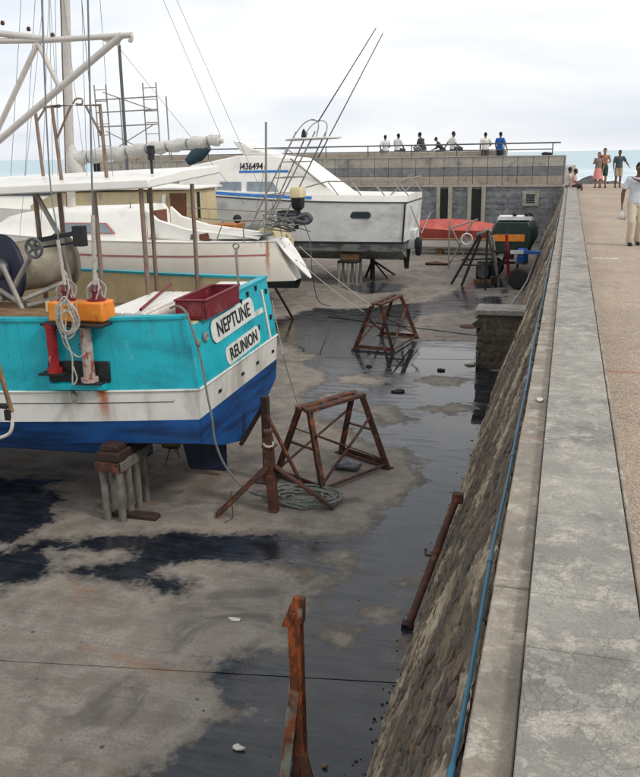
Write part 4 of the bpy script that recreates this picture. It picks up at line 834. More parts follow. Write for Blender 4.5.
# heap of grey rope beside the prop
mm = MB(); rr = random.Random(11); pts = []
for q in range(90):
    a = q * .55; r_ = .18 + .26 * abs(math.sin(q * .23)) + rr.uniform(-.05, .05); pts.append((-3.10 + r_ * 1.15 * math.cos(a), 9.72 + r_ * .75 * math.sin(a), .02 + .05 * abs(math.sin(q * .71)) + .0004 * q))
mm.tube(catmull(pts, 4), .013, 6); setp(mm.build('rope_heap', M('greyrope'), None, origin=(-3.1, 9.72, 0)), 'tangled heap of grey rope on the ground behind the tripod prop', 'rope')
mm = rock((-2.85, 10.95, .06), (.2, .14, .08), 21); setp(mm.build('scrap_lump', M('steel'), None, origin=(-2.85, 10.95, 0)), 'grey scrap lump lying under the large rusty trestle', 'scrap')
# leaning rusty bar and the foreground post
lb = thing('leaning_bar', 'rusty steel bar leaning against the foot of the quay wall', 'bar', (-1.2, 7.07, 0))
MB().tube([(-1.22, 7.05, .03), (-.93, 8.12, .92)], .04, 10).build('bar', M('rust'), lb); MB().lathe([(.06, 0), (.06, .05)], (-1.24, 7.0, .01), (.26, .96, .8), 10).build('end_collar', M('darkrust'), lb)
p = Vector((-1.07, 7.6, .49)); mm = MB(); mm.tube([p + Vector((.0, 0, 0)), p + Vector((-.09, -.02, .01)), p + Vector((-.1, .05, .04))], .016, 7); mm.build('hook', M('rust'), lb); MB().box((-.97, 8.06, .88), (-.86, 8.15, .98)).build('end_plate', M('rust'), lb)
MAT['postrust'] = pm('bright_flaking_rust', (92, 50, 30), .85, 0, .35, 9, .7, 50, stains=(((168, 86, 34), (8, 8, 3), .46, .58, .9), ((60, 36, 26), (5, 5, 5), .52, .64, .8), ((150, 140, 126), (10, 10, 6), .62, .68, .7)), bd=.006)
fp = thing('steel_post', 'tall rusty angle-iron post with bent plate on top in the foreground', 'post', (-1.6, 4.7, 0))
MB().angle((-1.57, 4.70, 0), (-1.585, 4.72, 1.40), .085, .012, (0, 1, 0)).build('upright', MAT['postrust'], fp)
MAT['peeled'] = pm('peeling_pale_paint_over_rust', (126, 132, 118), .7, 0, .2, 7, .3, 50, stains=(((140, 72, 30), (9, 9, 4), .44, .58, .95), ((70, 40, 26), (5, 5, 5), .5, .64, .8)))
MB().bar((-1.69, 4.62, .02), (-1.60, 4.70, .92), .075, .02, (0, 1, 0)).build('side_strap', MAT['peeled'], fp, bevel=.003)
MB().bar((-1.76, 4.55, .0), (-1.685, 4.62, .14), .09, .02, (0, 1, 0)).build('foot_flange', MAT['peeled'], fp, bevel=.003)
MB().bar((-1.45, 4.62, .0), (-1.56, 4.68, .35), .07, .02, (0, 1, 0)).build('foot_brace', M('rust'), fp); MB().bar((-1.62, 4.66, .1), (-1.56, 4.70, .5), .06, .015, (0, 1, 0)).build('rib', M('rust'), fp)
mm = MB(); c = Vector((-1.58, 4.72, 1.40)); mm.prism([c + Vector(q) for q in ((-.09, -.03, -.05), (.05, -.03, -.03), (.055, -.02, .15), (-.02, -.02, .16), (-.06, -.025, .06))], (0, .05, 0)); mm.build('top_plate', MAT['postrust'], fp, bevel=.006)
mm = MB(); mm.prism([c + Vector(q) for q in ((-.10, -.05, -.06), (-.03, -.05, -.05), (-.0, -.05, .05), (-.06, -.05, .05))], (0, .012, 0)); mm.build('bent_tab', MAT['postrust'], fp)
# ladder at the left edge of the turquoise boat
ld = thing('boarding_ladder', 'orange-edged boarding ladder with white pipe foot beside the turquoise hull', 'ladder', (-6.3, 7.9, .0))
for dx in (0, -.42):
    a_ = at(-9, 340, 7.6) + Vector((dx, 0, 0)); b_ = at(12, 412, 7.5) + Vector((dx, 0, 0)); MB().bar(a_ + (a_ - b_) * .6, b_, .035, .05).build('side_rail', M('wood'), ld); e_ = at(12, 428, 7.48) + Vector((dx, 0, 0))
    MB().tube(catmull([b_, b_ + Vector((0, 0, -.06)), e_, e_ + Vector((-.06, 0, -.08)), e_ + Vector((-.2, 0, -.14))], 4), .02, 8).build('foot_pipe', M('whitepipe'), ld); MB().box(tuple(b_ + Vector((-.09, -.02, -.1))), tuple(b_ + Vector((.0, .02, .02)))).build('rubber_foot', M('black'), ld)
for q in range(4):
    a_ = at(12, 412, 7.5).lerp(at(-9, 340, 7.6), .12 + q * .38); MB().box(tuple(a_ + Vector((-.40, -.03, -.06))), tuple(a_ + Vector((-.02, .04, -.02)))).build('tread', M('black'), ld)
for X, Yq in ((-6.75, 7.46), (-6.55, 7.46)): MB().tube([(X, Yq, 0), (X, Yq, 1.45)], .02, 8).build('support_leg', M('whitepipe'), ld)
# small litter on the ground
MAT['paper'] = pm('pale_litter', (196, 192, 184), .8, 0, .1); MAT['debris'] = pm('dark_debris', (36, 32, 28), .9, 0, .3)
def scrap(name, label, cat, c, sz, mt, seedv, grp=None):
    rr = random.Random(seedv); n = 7; mm = MB(); c = Vector(c); top = []
    for q in range(n): a = 2 * math.pi * q / n; r_ = rr.uniform(.6, 1.2); top.append(c + Vector((sz[0] * r_ * math.cos(a), sz[1] * r_ * math.sin(a), sz[2] * rr.uniform(.4, 1.2))))
    base = [Vector((p.x, p.y, c.z)) for p in top]; ctr = c + Vector((0, 0, sz[2] * 1.6)); v = base + top + [ctr]
    mm.add(v, [(q, (q + 1) % n, n + (q + 1) % n, n + q) for q in range(n)] + [(n + q, n + (q + 1) % n, 2 * n) for q in range(n)]); setp(mm.build(name, M(mt), None, origin=c, smooth=30), label, cat, grp)
scrap('paper_scrap', 'white paper scrap on the dry concrete left of the rusty post', 'litter', (-2.9, 6.72, .005), (.085, .03, .008), 'paper', 1)
scrap('paper_scrap', 'crumpled pale litter on wet concrete left of the rusty post foot', 'litter', (-2.18, 5.0, .005), (.05, .03, .02), 'paper', 2)
scrap('paper_scrap', 'white litter lying at the foot of the stone stub wall', 'litter', (-1.82, 17.6, .005), (.16, .1, .05), 'paper', 3)
scrap('paper_scrap', 'white paper scrap lying on the quay ledge beside the parapet', 'litter', (-.10, 5.82, 2.712), (.025, .05, .01), 'paper', 4)
scrap('debris_clump', 'dark debris clump in the wet channel right of the large trestle', 'debris', (-2.9, 15.1, .005), (.13, .09, .03), 'debris', 5)
scrap('debris_clump', 'dark debris clump in the bright puddle near the stub wall', 'debris', (-2.35, 16.9, .005), (.09, .07, .03), 'debris', 6)
scrap('debris_clump', 'dark debris clump left of the bright puddle, behind the large trestle', 'debris', (-3.9, 16.9, .005), (.10, .08, .03), 'debris', 7)
scrap('debris_clump', 'small brown stone on the wet concrete between post and quay wall', 'debris', (-1.48, 4.98, .005), (.025, .02, .02), 'wood', 8)
rr = random.Random(4); mm = MB()
for q in range(420):
    y = 4.6 + 24 * rr.random() ** 1.6; x = -1.16 - abs(rr.gauss(0, .07)) if q % 2 else -1.3 - rr.random() * 4.5
    if q % 2 == 0 and rr.random() < .5: continue
    s_ = rr.uniform(.003, .010) * (1.1 if q % 2 else .7); mm.ball((x, y, s_ * .3), (s_ * rr.uniform(.8, 1.8), s_ * rr.uniform(.8, 1.8), s_ * .45), 6, 4)
setp(mm.build('grit', M('debris'), None, origin=(-1.3, 10, 0), smooth=30), 'scattered dark grit along the foot of the quay wall', 'grit', kind='stuff')
setp(MB().tube([(-1.46, 23.7, .05), (-1.1, 27, .42), (-.80, 36, 1.22)], .03, 8).build('loose_pipe', M('galv'), None, origin=(-1.4, 24, 0)), 'long grey pipe lying up the sloping face of the quay wall', 'pipe')
setp(MB().lathe([(.0, .03), (.2, .03), (.23, .02), (.24, 0)], (-2.3, 21.6, .004), (0, 0, 1), 18).build('drain_cover', M('rust'), None, origin=(-2.3, 21.6, 0)), 'round rusty cover on the dry concrete beside the stub wall', 'drain cover')
setp(MB().tube(hang((-6.3, 22.2, .012), (-1.72, 20.4, .012), -.0), .012, 6).build('ground_hose', M('black'), None, origin=(-3.5, 21.3, 0)), 'thin black hose lying across the yard behind the middle trestle', 'hose')

# ------------------------------------------------------------------ white sailing boat behind the fishing boat
sb = thing('sailing_boat', 'white sailing boat with red stripe and furled sail behind the turquoise boat', 'sailboat', (-10.5, 19.2, .5))
SHB = [(0, .36), (.8, .68), (2, 1.04), (4, 1.32), (5.5, 1.3), (7.5, .95), (9, .35), (9.7, .02)]
def spt(s, side, l):                                          # l 0 bilge .. 1 sheer
    hb = interp(SHB, s); sh = 2.42 + .004 * s + .25 * (s / 9.7) ** 2; zb = 1.50 - .12 * math.sin(math.pi * min(1, s / 9)) + .25 * (s / 9.7) ** 3
    x0 = -6.05 - s + (.42 * (1 - l) * max(0, 1 - s / 1.2) if s < 1.2 else 0); cur = math.sin(math.pi / 2 * min(1, .25 + .75 * l))
    return Vector((x0 - .4 * l * max(0, (s - 8) / 1.7), 19.2 + side * hb * (.55 + .45 * cur), zb + (sh - zb) * l))
S3 = [0, .3, .6, .9, 1.3, 2, 3, 4, 5, 5.5, 6.5, 7.5, 8.3, 9, 9.7]
m = MB()
for side in (-1, 1): m.loft([[spt(s, side, l) for l in (0, .12, .3, .5, .75, 1)] for s in S3], False, False)
m.loft([[spt(0, -1, l).lerp(spt(0, 1, l), q / 4) for q in range(5)] for l in (0, .5, 1)], False, False); m.build('hull', M('gelsail'), sb)
m = MB(); g = []
for s in S3:
    a, b_ = spt(s, -1, 0), spt(s, 1, 0); c = (a + b_) / 2 - Vector((0, 0, .22 if s < 9 else .1)); g.append([a, a.lerp(c, .6) - Vector((0, 0, .03)), c, b_.lerp(c, .6) - Vector((0, 0, .03)), b_])
m.loft(g, False, False); m.build('bottom', M('bottomgrey'), sb)
m = MB(); m.prism([(-9.6, 19.12, 1.2), (-11.6, 19.12, 1.2), (-11.4, 19.12, .12), (-9.9, 19.12, .12)], (0, .16, 0)); m.build('keel', M('bottomgrey'), sb, bevel=.03)
m = MB(); m.prism([(-6.5, 19.17, 1.3), (-6.95, 19.17, 1.3), (-6.9, 19.17, .6), (-6.55, 19.17, .55)], (0, .06, 0)); m.build('rudder', M('bottomgrey'), sb, bevel=.01)
m = MB()
for z0 in (.66,):
    m.loft([[spt(s, -1, z0) - Vector((0, .004, 0)), spt(s, -1, z0 + .045) - Vector((0, .004, 0))] for s in S3[1:]], False, False)
m.build('red_stripe', M('redstripe'), sb)
m = MB(); m.loft([[spt(s, -1, 1), (spt(s, -1, 1) + spt(s, 1, 1)) / 2 + Vector((0, 0, .05)), spt(s, 1, 1)] for s in S3], False, False); m.build('deck', M('gel'), sb)
m = MB()
for side in (-1, 1): m.tube([spt(s, side, 1) + Vector((0, 0, .02)) for s in S3], .022, 6)
m.build('toe_rail', M('gel'), sb)
# open reverse transom with rounded plate
m = MB(); tA, tB = (spt(0, -1, 1) + spt(0, 1, 1)) / 2 + Vector((.0, 0, .03)), (spt(0, -1, .0) + spt(0, 1, .0)) / 2 + Vector((.30, 0, .02)); lf = []
for t, hw in ((0, .34), (.02, .40), (.3, .40), (.6, .31), (.85, .17), (.97, .08), (1.0, .03)): lf.append((tA.lerp(tB, t), hw))
m.prism([p - Vector((0, h_, 0)) for p, h_ in lf] + [p + Vector((0, h_, 0)) for p, h_ in reversed(lf)], (.04, 0, .014)); tp_ = m.build('transom_plate', M('gel'), sb, bevel=.015)
for yy, zz in ((18.95, 2.28), (19.38, 2.3), (19.05, 1.95)):
    MB().lathe([(.0, .01), (.035, .01), (.04, 0)], (-5.99 + (2.42 - zz) * .78, yy, zz), (.9, 0, .4), 10).build('transom_fitting', M('blacksteel'), tp_)
# cabin trunk, coaming, companionway
m = MB(); prf = [(-13.9, 2.62), (-13.2, 3.0), (-12.0, 3.18), (-10.2, 3.22), (-9.35, 3.26), (-9.25, 3.0)]
m.loft([[Vector((x, 18.35 + (.1 if x < -13 else 0), 2.45)), Vector((x, 18.47 + (.12 if x < -13 else 0), z - .12)), Vector((x, 18.62, z)), Vector((x, 19.2, z + .05)), Vector((x, 19.78, z)), Vector((x, 19.93 - (.12 if x < -13 else 0), z - .12)), Vector((x, 20.05 - (.1 if x < -13 else 0), 2.45))] for x, z in prf]); m.build('cabin', M('gel'), sb, smooth=50)
m = MB(); m.prism([(-11.55, 18.36, 2.62), (-10.02, 18.36, 2.62), (-10.28, 18.40, 2.88), (-11.55, 18.40, 2.88)], (0, -.012, 0)); wf = m.build('window_frame', M('redstripe'), sb)
m = MB(); m.prism([(-11.52, 18.345, 2.645), (-10.12, 18.345, 2.645), (-10.33, 18.385, 2.855), (-11.52, 18.385, 2.855)], (0, -.012, 0)); m.build('pane', M('paleglass'), wf)
m = MB(); m.prism([(-9.24, 18.5, 2.5), (-9.24, 18.5, 3.2), (-8.95, 18.5, 2.95), (-8.2, 18.5, 2.74), (-6.9, 18.62, 2.60), (-6.5, 18.65, 2.5)], (0, .12, 0)); m.build('coaming', M('gel'), sb, bevel=.02)
m = MB(); m.prism([(-9.24, 19.8, 2.5), (-9.24, 19.8, 3.2), (-8.95, 19.8, 2.95), (-8.2, 19.8, 2.74), (-6.9, 19.7, 2.60), (-6.5, 19.7, 2.5)], (0, .12, 0)); m.build('coaming', M('gel'), sb, bevel=.02)
MB().box((-9.22, 18.9, 2.5), (-9.17, 19.5, 3.15)).build('companionway', M('brownwood'), sb, bevel=.01); MB().box((-9.22, 18.64, 2.75), (-9.19, 18.86, 3.15)).build('instrument_panel', M('brownwood'), sb)
for x in (-9.05, -8.0): MB().lathe([(.07, 0), (.08, .02), (.055, .05), (.06, .10), (.04, .12), (.0, .125)], (x, 18.42, 2.50), (0, 0, 1), 14).build('winch', M('steel'), sb)
for x in (-11.6, -9.7): MB().tube([(x, 18.6, 3.2), (x, 18.6, 3.5)], .015, 6).build('stanchion', M('galv'), sb)
MB().box((-7.35, 18.75, 2.52), (-6.35, 19.6, 2.58), rz=R(4)).build('stern_board', M('steel'), sb, bevel=.01)
MB().box((-7.9, 18.55, 2.47), (-7.65, 18.8, 2.66)).build('locker', M('brownwood'), sb, bevel=.01)
m = MB(); m.loft([[Vector((x, 18.6, z)), Vector((x, 18.9, z + .08)), Vector((x, 19.3, z + .05)), Vector((x, 19.6, z))] for x, z in ((-7.7, 2.5), (-7.2, 2.60), (-6.8, 2.56), (-6.4, 2.5))], False, False); m.build('folded_cover', M('canvas'), sb)
# pushpit and outboard on its bracket
for pts in ([(-6.2, 18.65, 2.45), (-6.3, 18.65, 2.95), (-6.15, 19.2, 3.0), (-6.3, 19.75, 2.95), (-6.2, 19.75, 2.45)], [(-6.3, 18.65, 2.95), (-7.2, 18.45, 2.95), (-7.4, 18.4, 2.45)], [(-6.75, 18.55, 2.45), (-6.75, 18.55, 2.95)]): MB().tube(pts, .016, 8).build('stern_rail', M('galv'), sb)
oc = at(298, 205, 18.8) + Vector((.55, 0, 0))
MB().loft([rrect(oc + Vector((0, 0, h)), (1, 0, 0), (0, 1, 0), w_, w_ * 1.3, r=.06) for h, w_ in ((.16, .26), (.18, .30), (.34, .30), (.40, .24))]).build('outboard_cowl', M('cream'), sb)
MB().loft([rrect(oc + Vector((0, 0, h)), (1, 0, 0), (0, 1, 0), w_, w_ * 1.2, r=.05) for h, w_ in ((-.12, .14), (-.05, .24), (.12, .26), (.158, .26))]).build('outboard_body', M('black'), sb)
MB().tube([oc + Vector((0, 0, -.1)), oc + Vector((-.05, 0, -.55))], .05, 10).build('outboard_leg', M('blacksteel'), sb)
m = MB(); m.tube(catmull([oc + Vector((-.5, 0, -.28)), oc + Vector((-.25, 0, -.36)), oc + Vector((0, 0, -.28)), oc + Vector((.22, 0, -.22)), oc + Vector((.3, 0, -.32)), oc + Vector((.15, 0, -.4)), oc + Vector((-.2, 0, -.3))], 5), .06, 8); m.build('fender_roll', M('steel'), sb)
m = MB()
for q in range(6):
    r2 = random.Random(q); m.tube(catmull([oc + Vector((r2.uniform(-.9, .3), r2.uniform(-.3, .2), r2.uniform(-.65, -.2))) for _ in range(5)], 5), .014, 6)
m.build('tangled_lines', M('greyrope'), sb)
# mast, boom, sail bundle
mx_, my_ = -11.6, 19.0
m = MB(); m.tube([(mx_, my_, 3.1), (mx_ + .80, my_, 13.5)], [(.11, .085), (.10, .08)], 14, side=(1, 0, 0)); m.build('mast', M('whitepipe'), sb)
MB().tube([(mx_ - .17, my_ + .1, 3.0), (mx_ + .60, my_ + .1, 13)], .05, 8).build('spare_spar', M('wood'), sb)
bp0, bp1 = Vector((mx_ + .1, my_, 4.36)), at(219, 141, 18.9) + Vector((.55, 0, 0))
MB().tube([bp0, bp1 + Vector((.1, 0, 0))], .055, 10).build('boom', M('whitepipe'), sb)
m = MB(); rr = random.Random(8); ring_n = 40; pts = []; rs = []
for q in range(ring_n + 1):
    t = q / ring_n; sw = abs(math.sin(t * math.pi * 7.5)); pts.append(bp0.lerp(bp1, t) + Vector((0, 0, .03 + .02 * math.sin(q * 1.7)))); rs.append(((.15 - .05 * t) * (.82 + .22 * sw), (.18 - .05 * t) * (.85 + .2 * sw)))
m.tube(pts, rs, 14, side=(0, 1, 0)); sl = m.build('sail_bundle', M('canvas'), sb)
for q in range(8):
    t = (q + .0) / 7.5 + .002; t = min(.99, max(.02, t)); p = bp0.lerp(bp1, t) + Vector((0, 0, .03)); MB().lathe([((.15 - .04 * t), -.012), ((.16 - .04 * t), 0), ((.15 - .04 * t), .012)], p, bp1 - bp0, 14).build('lashing', M('wire'), sl)
m = MB(); m.tube([(mx_ + .16, my_, 4.75), (mx_ + .2, my_, 4.45), (mx_ + .28, my_ - .05, 4.1), (mx_ + .42, my_ - .05, 3.75)], [.07, .17, .22, .12], 12); m.build('sail_bundle', M('canvas'), sb)
m = MB()
for a, b_ in (((mx_ + .8, my_, 13.4), (-6.2, 19.2, 2.9)), ((mx_ + .8, my_, 13.4), (-11.9, 18.0, 2.6)), ((mx_ + .8, my_, 13.4), (-11.6, 20.4, 2.6)), ((mx_ + .8, my_, 13.4), (-15.9, 19.2, 2.75)), ((mx_, my_, 9.0), (-11.2, 18.0, 2.6)), ((mx_, my_, 9.0), (-12.5, 18.0, 2.6)), ((mx_ + .8, my_, 13.0), tuple(bp1 + Vector((.05, 0, .1)))), ((mx_ + .2, my_ - .1, 12), (mx_ + .6, my_ - .1, 3.3)), ((mx_ + .9, my_ - .2, 13), (mx_ + .95, my_ - .2, 3.3))): m.tube([a, b_], .0055, 5)
m.build('rigging', M('wire'), sb)
sb.location.x -= .55
def leanprop(par, foot, top, mt='darkrust', r_=.035):
    MB().tube([foot, top], r_, 8).build('prop_leg', M(mt), par); MB().box(tuple(Vector(foot) - Vector((.1, .1, 0))), tuple(Vector(foot) + Vector((.1, .1, .02)))).build('foot_plate', M(mt), par)
for nm, lb_, ft, tp2 in (('hull_prop', 'dark leaning steel prop under the stern of the white sailing boat', (-7.16, 21.7, 0), (-7.45, 20.25, 1.62)), ('hull_prop', 'steel prop holding the near side of the white sailing boat', (-10.9, 16.9, 0), (-10.7, 17.98, 1.75)), ('hull_prop', 'steel prop holding the far bow side of the white sailing boat', (-12.6, 21.6, 0), (-12.5, 20.4, 1.75))):
    r0 = thing(nm, lb_, 'prop', ft, 'steel props under the sailing boat'); leanprop(r0, ft, tp2)
kb = thing('keel_block', 'timber block stack carrying the keel of the white sailing boat', 'block', (-10.6, 19.2, 0)); MB().box((-11.3, 18.8, 0), (-10.0, 19.6, .119)).build('timber', M('wood'), kb, bevel=.01)
mm = MB(); mm.box((-8.15, 20.0, .0), (-7.85, 20.3, 1.2)); setp(mm.build('timber_post', M('maroon'), None, origin=(-8.0, 20.1, 0), bevel=.01), 'short maroon timber post under the sailing boat stern', 'post')

# ------------------------------------------------------------------ cream boat with the pipe tower
cb_ = thing('cream_boat', 'cream wooden boat with brown cabin door and tall pipe tower behind the sailing boat', 'boat', (-13, 24.4, .4))
def cpt(s, side, l):
    hb = interp([(0, 1.05), (2, 1.3), (5, 1.35), (8, .9), (10, .04)], s); zz = [.75, 1.3, 1.88 + .35 * (s / 10) ** 2]; z = zz[0] + (zz[1] - zz[0]) * l * 2 if l < .5 else zz[1] + (zz[2] - zz[1]) * (l - .5) * 2
    return Vector((-8.3 - s, 24.4 + side * hb * (.8 + .2 * l), z))
S4 = [0, 1, 2, 3.5, 5, 6.5, 8, 9, 10]
hull_band(cpt, S4, 0, 1).build('hull', M('cream'), cb_)
m = MB(); m.loft([[cpt(s, -1, 0), Vector((-8.3 - s, 24.4, .45)), cpt(s, 1, 0)] for s in S4], False, False); m.build('bottom', M('bottomgrey'), cb_)
MB().box((-16.5, 24.33, .14), (-9.5, 24.47, .55)).build('keel', M('bottomgrey'), cb_)
m = MB(); m.loft([[cpt(s, -1, 1) - Vector((0, 0, .02)), cpt(s, 1, 1) - Vector((0, 0, .02))] for s in S4], False, False); m.build('deck', M('wood'), cb_)
m = MB(); m.loft([[Vector((x, 23.35, 1.85)), Vector((x, 23.45, z)), Vector((x, 25.3, z)), Vector((x, 25.4, 1.85))] for x, z in ((-16.5, 3.0), (-15.5, 3.38), (-12.2, 3.42), (-10.85, 3.45))]); m.build('cabin', M('cream'), cb_, bevel=.03)
MB().box((-16.2, 23.25, 3.46), (-10.7, 25.5, 3.53)).build('cabin_roof', M('gel'), cb_, bevel=.02)
MB().box((-11.55, 23.40, 2.15), (-11.02, 23.43, 3.36)).build('door', M('brownwood'), cb_, bevel=.01)
MB().box((-12.3, 23.38, 2.2), (-12.16, 23.43, 3.4)).build('door_post', M('bottomgrey'), cb_)
m = MB(); m.prism([(-11.9, 23.3, 2.4), (-11.75, 23.3, 3.3), (-11.62, 23.3, 3.35), (-11.68, 23.3, 2.9)], (0, .04, 0)); m.build('white_board', M('gel'), cb_)
for x in (-10.80, -10.6): MB().tube([(x, 23.38, 2.0), (x, 23.38, 3.4)], .05, 8).build('hanging_hose', pm('yellow_hose', (196, 168, 70), .6) if x < -10.7 else M('black'), cb_)
m = MB(); m.prism([(-10.85, 23.3, 1.9), (-10.85, 23.3, 2.75), (-9.9, 23.3, 2.25), (-9.0, 23.35, 2.0), (-8.6, 23.4, 1.88)], (0, .06, 0)); m.build('coaming', M('cream'), cb_)
m = MB(); m.prism([(-9.6, 23.25, 1.85), (-8.4, 23.25, 2.45), (-8.2, 23.25, 2.45), (-8.1, 23.25, 1.9)], (0, 1.4, 0)); m.build('engine_cover', M('cream'), cb_, bevel=.03)
MB().box((-10.4, 23.7, 2.0), (-9.6, 24.6, 2.42)).build('orange_locker', pm('orange_wood', (176, 108, 44), .6), cb_, bevel=.02)
MB().ball((-10.25, 23.4, 2.35), (.16, .12, .1)).build('red_float', M('red'), cb_); MB().ball((-9.35, 23.3, 2.62), .13).build('black_float', M('black'), cb_)
for z in (2.65, 2.95): MB().tube([(-10.9, 23.2, z), (-8.6, 23.3, z - .12)], .018, 6).build('hand_rail', M('galv'), cb_)
TW = []
for (xb, yb, xt, yt) in ((-9.35, 23.6, -7.62, 23.8), (-8.85, 23.6, -7.05, 23.8), (-9.35, 25.1, -7.62, 24.9), (-8.85, 25.1, -7.05, 24.9)):
    a, b_ = Vector((xb, yb, 1.85)), Vector((xt, yt, 5.05)); TW.append((a, b_)); MB().tube([a, b_], .022, 8).build('tower_leg', M('galv'), cb_)
for t in (.3, .45, .6, .74, .86):
    for i, j in ((0, 1), (1, 3), (2, 3), (0, 2)): MB().tube([TW[i][0].lerp(TW[i][1], t), TW[j][0].lerp(TW[j][1], t)], .016, 6).build('tower_rung', M('galv'), cb_)
MB().tube([TW[0][0], TW[1][0].lerp(TW[1][1], .45)], .016, 6).build('tower_brace', M('galv'), cb_); MB().tube([TW[1][0].lerp(TW[1][1], .2), TW[0][0].lerp(TW[0][1], .74)], .016, 6).build('tower_brace', M('galv'), cb_)
m = MB(); m.loft([rrect((x, 24.35, 4.86 + .03 * (x + 7.3)), (0, 1, 0), (0, 0, 1), w_, .05, r=.02) for x, w_ in ((-8.1, .3), (-7.9, 1.1), (-7.3, 1.4), (-6.7, 1.1), (-6.45, .3))]); m.build('tower_platform', M('gelgrey'), cb_)
m = MB(); 
for yy in (23.9, 24.8): m.tube(catmull([(-7.75, yy, 4.9), (-7.45, yy, 5.25), (-7.15, yy, 5.38), (-6.98, yy, 5.25), (-7.05, yy, 4.9)], 5), .016, 6)
m.tube([(-7.2, 23.9, 5.37), (-7.2, 24.8, 5.37)], .016, 6); m.build('tower_hoop', M('galv'), cb_)
MB().lathe([(.08, 0), (.06, .15), (.03, .22), (.0, .25)], (-7.55, 24.3, 4.9), (0, 0, 1), 10).build('tower_light', M('black'), cb_)
for a, b_ in ((at(318, 122, 24.0), at(376, 28, 24.0)), (at(318, 158, 24.6), at(383, 33, 24.6))): MB().tube([a, b_], [.02, .012], 6).build('outrigger_rod', M('steel'), cb_)
MB().tube([at(266, 240, 23.6), at(266, 122, 23.6)], .035, 8).build('flag_pole', M('galv'), cb_)
MB().tube([(-13.35, 24.2, 3.5), (-13.3, 24.2, 7.7)], .05, 8).build('mast', M('steel'), cb_)
m = MB()
for a, b_ in (((-13.3, 24.2, 7.6), (-9.5, 24.3, 3.0)), ((-9.0, 23.4, 1.9), tuple(at(266, 160, 23.6))), ((-8.5, 23.3, 1.9), tuple(at(266, 200, 23.6)))): m.tube([a, b_], .007, 5)
m.build('stay_wire', M('wire'), cb_)
m = MB(); m.tube([at(188, 162, 22.6), at(198, 154, 22.6), at(208, 146, 22.6)], [.12, .22, .14], 10); m.build('folded_bimini', pm('teal_canvas', (48, 70, 82), .85, 0, .15, 5, .5, 20), cb_)
MB().box(tuple(at(170, 178, 22.8)), tuple(at(186, 168, 22.8) + Vector((0, .3, 0)))).build('roof_vent', M('gelgrey'), cb_, bevel=.02)
m = MB(); rr = random.Random(2); m.ball((-8.9, 24.2, 2.0), (.8, .7, .35), 24, 14); m.v = [p + Vector((0, 0, .12 * mnoise.noise(p * 4))) + Vector(mnoise.noise_vector(p * 6)) * .05 for p in m.v]; m.build('net_heap', M('greyrope'), cb_)
for yy in (23.7, 25.1): setp(MB().box((-11.4, yy - .2, 0), (-10.8, yy + .2, .72)).build('support_block', M('wood'), None, origin=(-11.1, yy, 0), bevel=.01), 'timber support block under the %s side of the cream boat' % ('near' if yy < 24 else 'far'), 'block')
setp(MB().box((-14.6, 24.2, 0), (-14.0, 24.6, .139)).build('support_block', M('wood'), None, origin=(-14.3, 24.4, 0), bevel=.01), 'low timber block under the keel of the cream boat', 'block')

# ------------------------------------------------------------------ white motor cruiser
mb_ = thing('motor_cruiser', 'scuffed white motor cruiser with registration number and deck railing', 'motorboat', (-9, 29.6, .5))
def mpt(s, side, l):                                          # levels 0 chine,1 waterline,2 sheer
    hb = interp([(0, 1.55), (2, 1.66), (5, 1.7), (7.5, 1.3), (9.5, .4), (10.2, .03)], s); hb *= (.86 + .07 * l)
    z = [1.16, 1.50, 2.82 + .45 * (s / 10.2) ** 2]; z = z[0] + (z[1] - z[0]) * l if l < 1 else z[1] + (z[2] - z[1]) * (l - 1)
    return Vector((-5.36 - s + .10 * l - .7 * (l / 2) * max(0, (s - 7) / 3.2), 29.62 + side * hb, z))
S5 = [0, .5, 1, 2, 3, 4, 5, 6, 7, 8, 9, 9.7, 10.2]
hull_band(mpt, S5, 1, 2).build('topsides', M('gelgrey'), mb_); hull_band(mpt, S5, .72, 1).build('boot_stripe', M('bottomgrey'), mb_); hull_band(mpt, S5, 0, .72).build('lower_hull', M('bottompale'), mb_)
m = MB(); m.loft([[mpt(s, -1, 0), Vector((mpt(s, 0, 0).x, 29.62, .72)), mpt(s, 1, 0)] for s in S5], False, False); m.add([mpt(0, -1, 0), Vector((mpt(0, 0, 0).x, 29.62, .72)), mpt(0, 1, 0)], [(0, 1, 2)]); m.build('bottom', M('bottompale'), mb_)
m = MB()
for side in (-1, 1): m.tube([mpt(s, side, 2) for s in S5], .03, 6)
m.tube([mpt(0, -1, 2), mpt(0, 1, 2)], .03, 6); m.build('rub_rail', M('steel'), mb_)
m = MB()
m.loft([[mpt(s, -1, 2) + Vector((0, .03, .02)), mpt(s, -1, 2) + Vector((0, .10, .22)), (mpt(s, -1, 2) + mpt(s, 1, 2)) / 2 + Vector((0, 0, .28)), mpt(s, 1, 2) + Vector((0, -.10, .22)), mpt(s, 1, 2) + Vector((0, -.03, .02))] for s in S5[:-1]]); m.build('deck', M('gel'), mb_, smooth=50)
for x0, x1 in ((-7.42, -6.52), (-10.05, -8.95)):
    zc = 2.38 if x0 > -8 else 2.42; ym = 29.62 - 1.55
    s_ = -5.36 - (x0 + x1) / 2; pp_ = mpt(s_, -1, 1.68); m = MB(); m.prism(rrect((pp_.x + .05, pp_.y - .015, pp_.z), (1, 0, 0), (0, -.06, 1), abs(x1 - x0) * .82, .24, r=.11), (0, .02, 0)); pl = m.build('port_frame', M('steel'), mb_); m = MB(); m.prism(rrect((pp_.x + .05, pp_.y - .022, pp_.z), (1, 0, 0), (0, -.06, 1), abs(x1 - x0) * .74, .17, r=.08), (0, .004, 0)); m.build('glass', M('window'), pl)
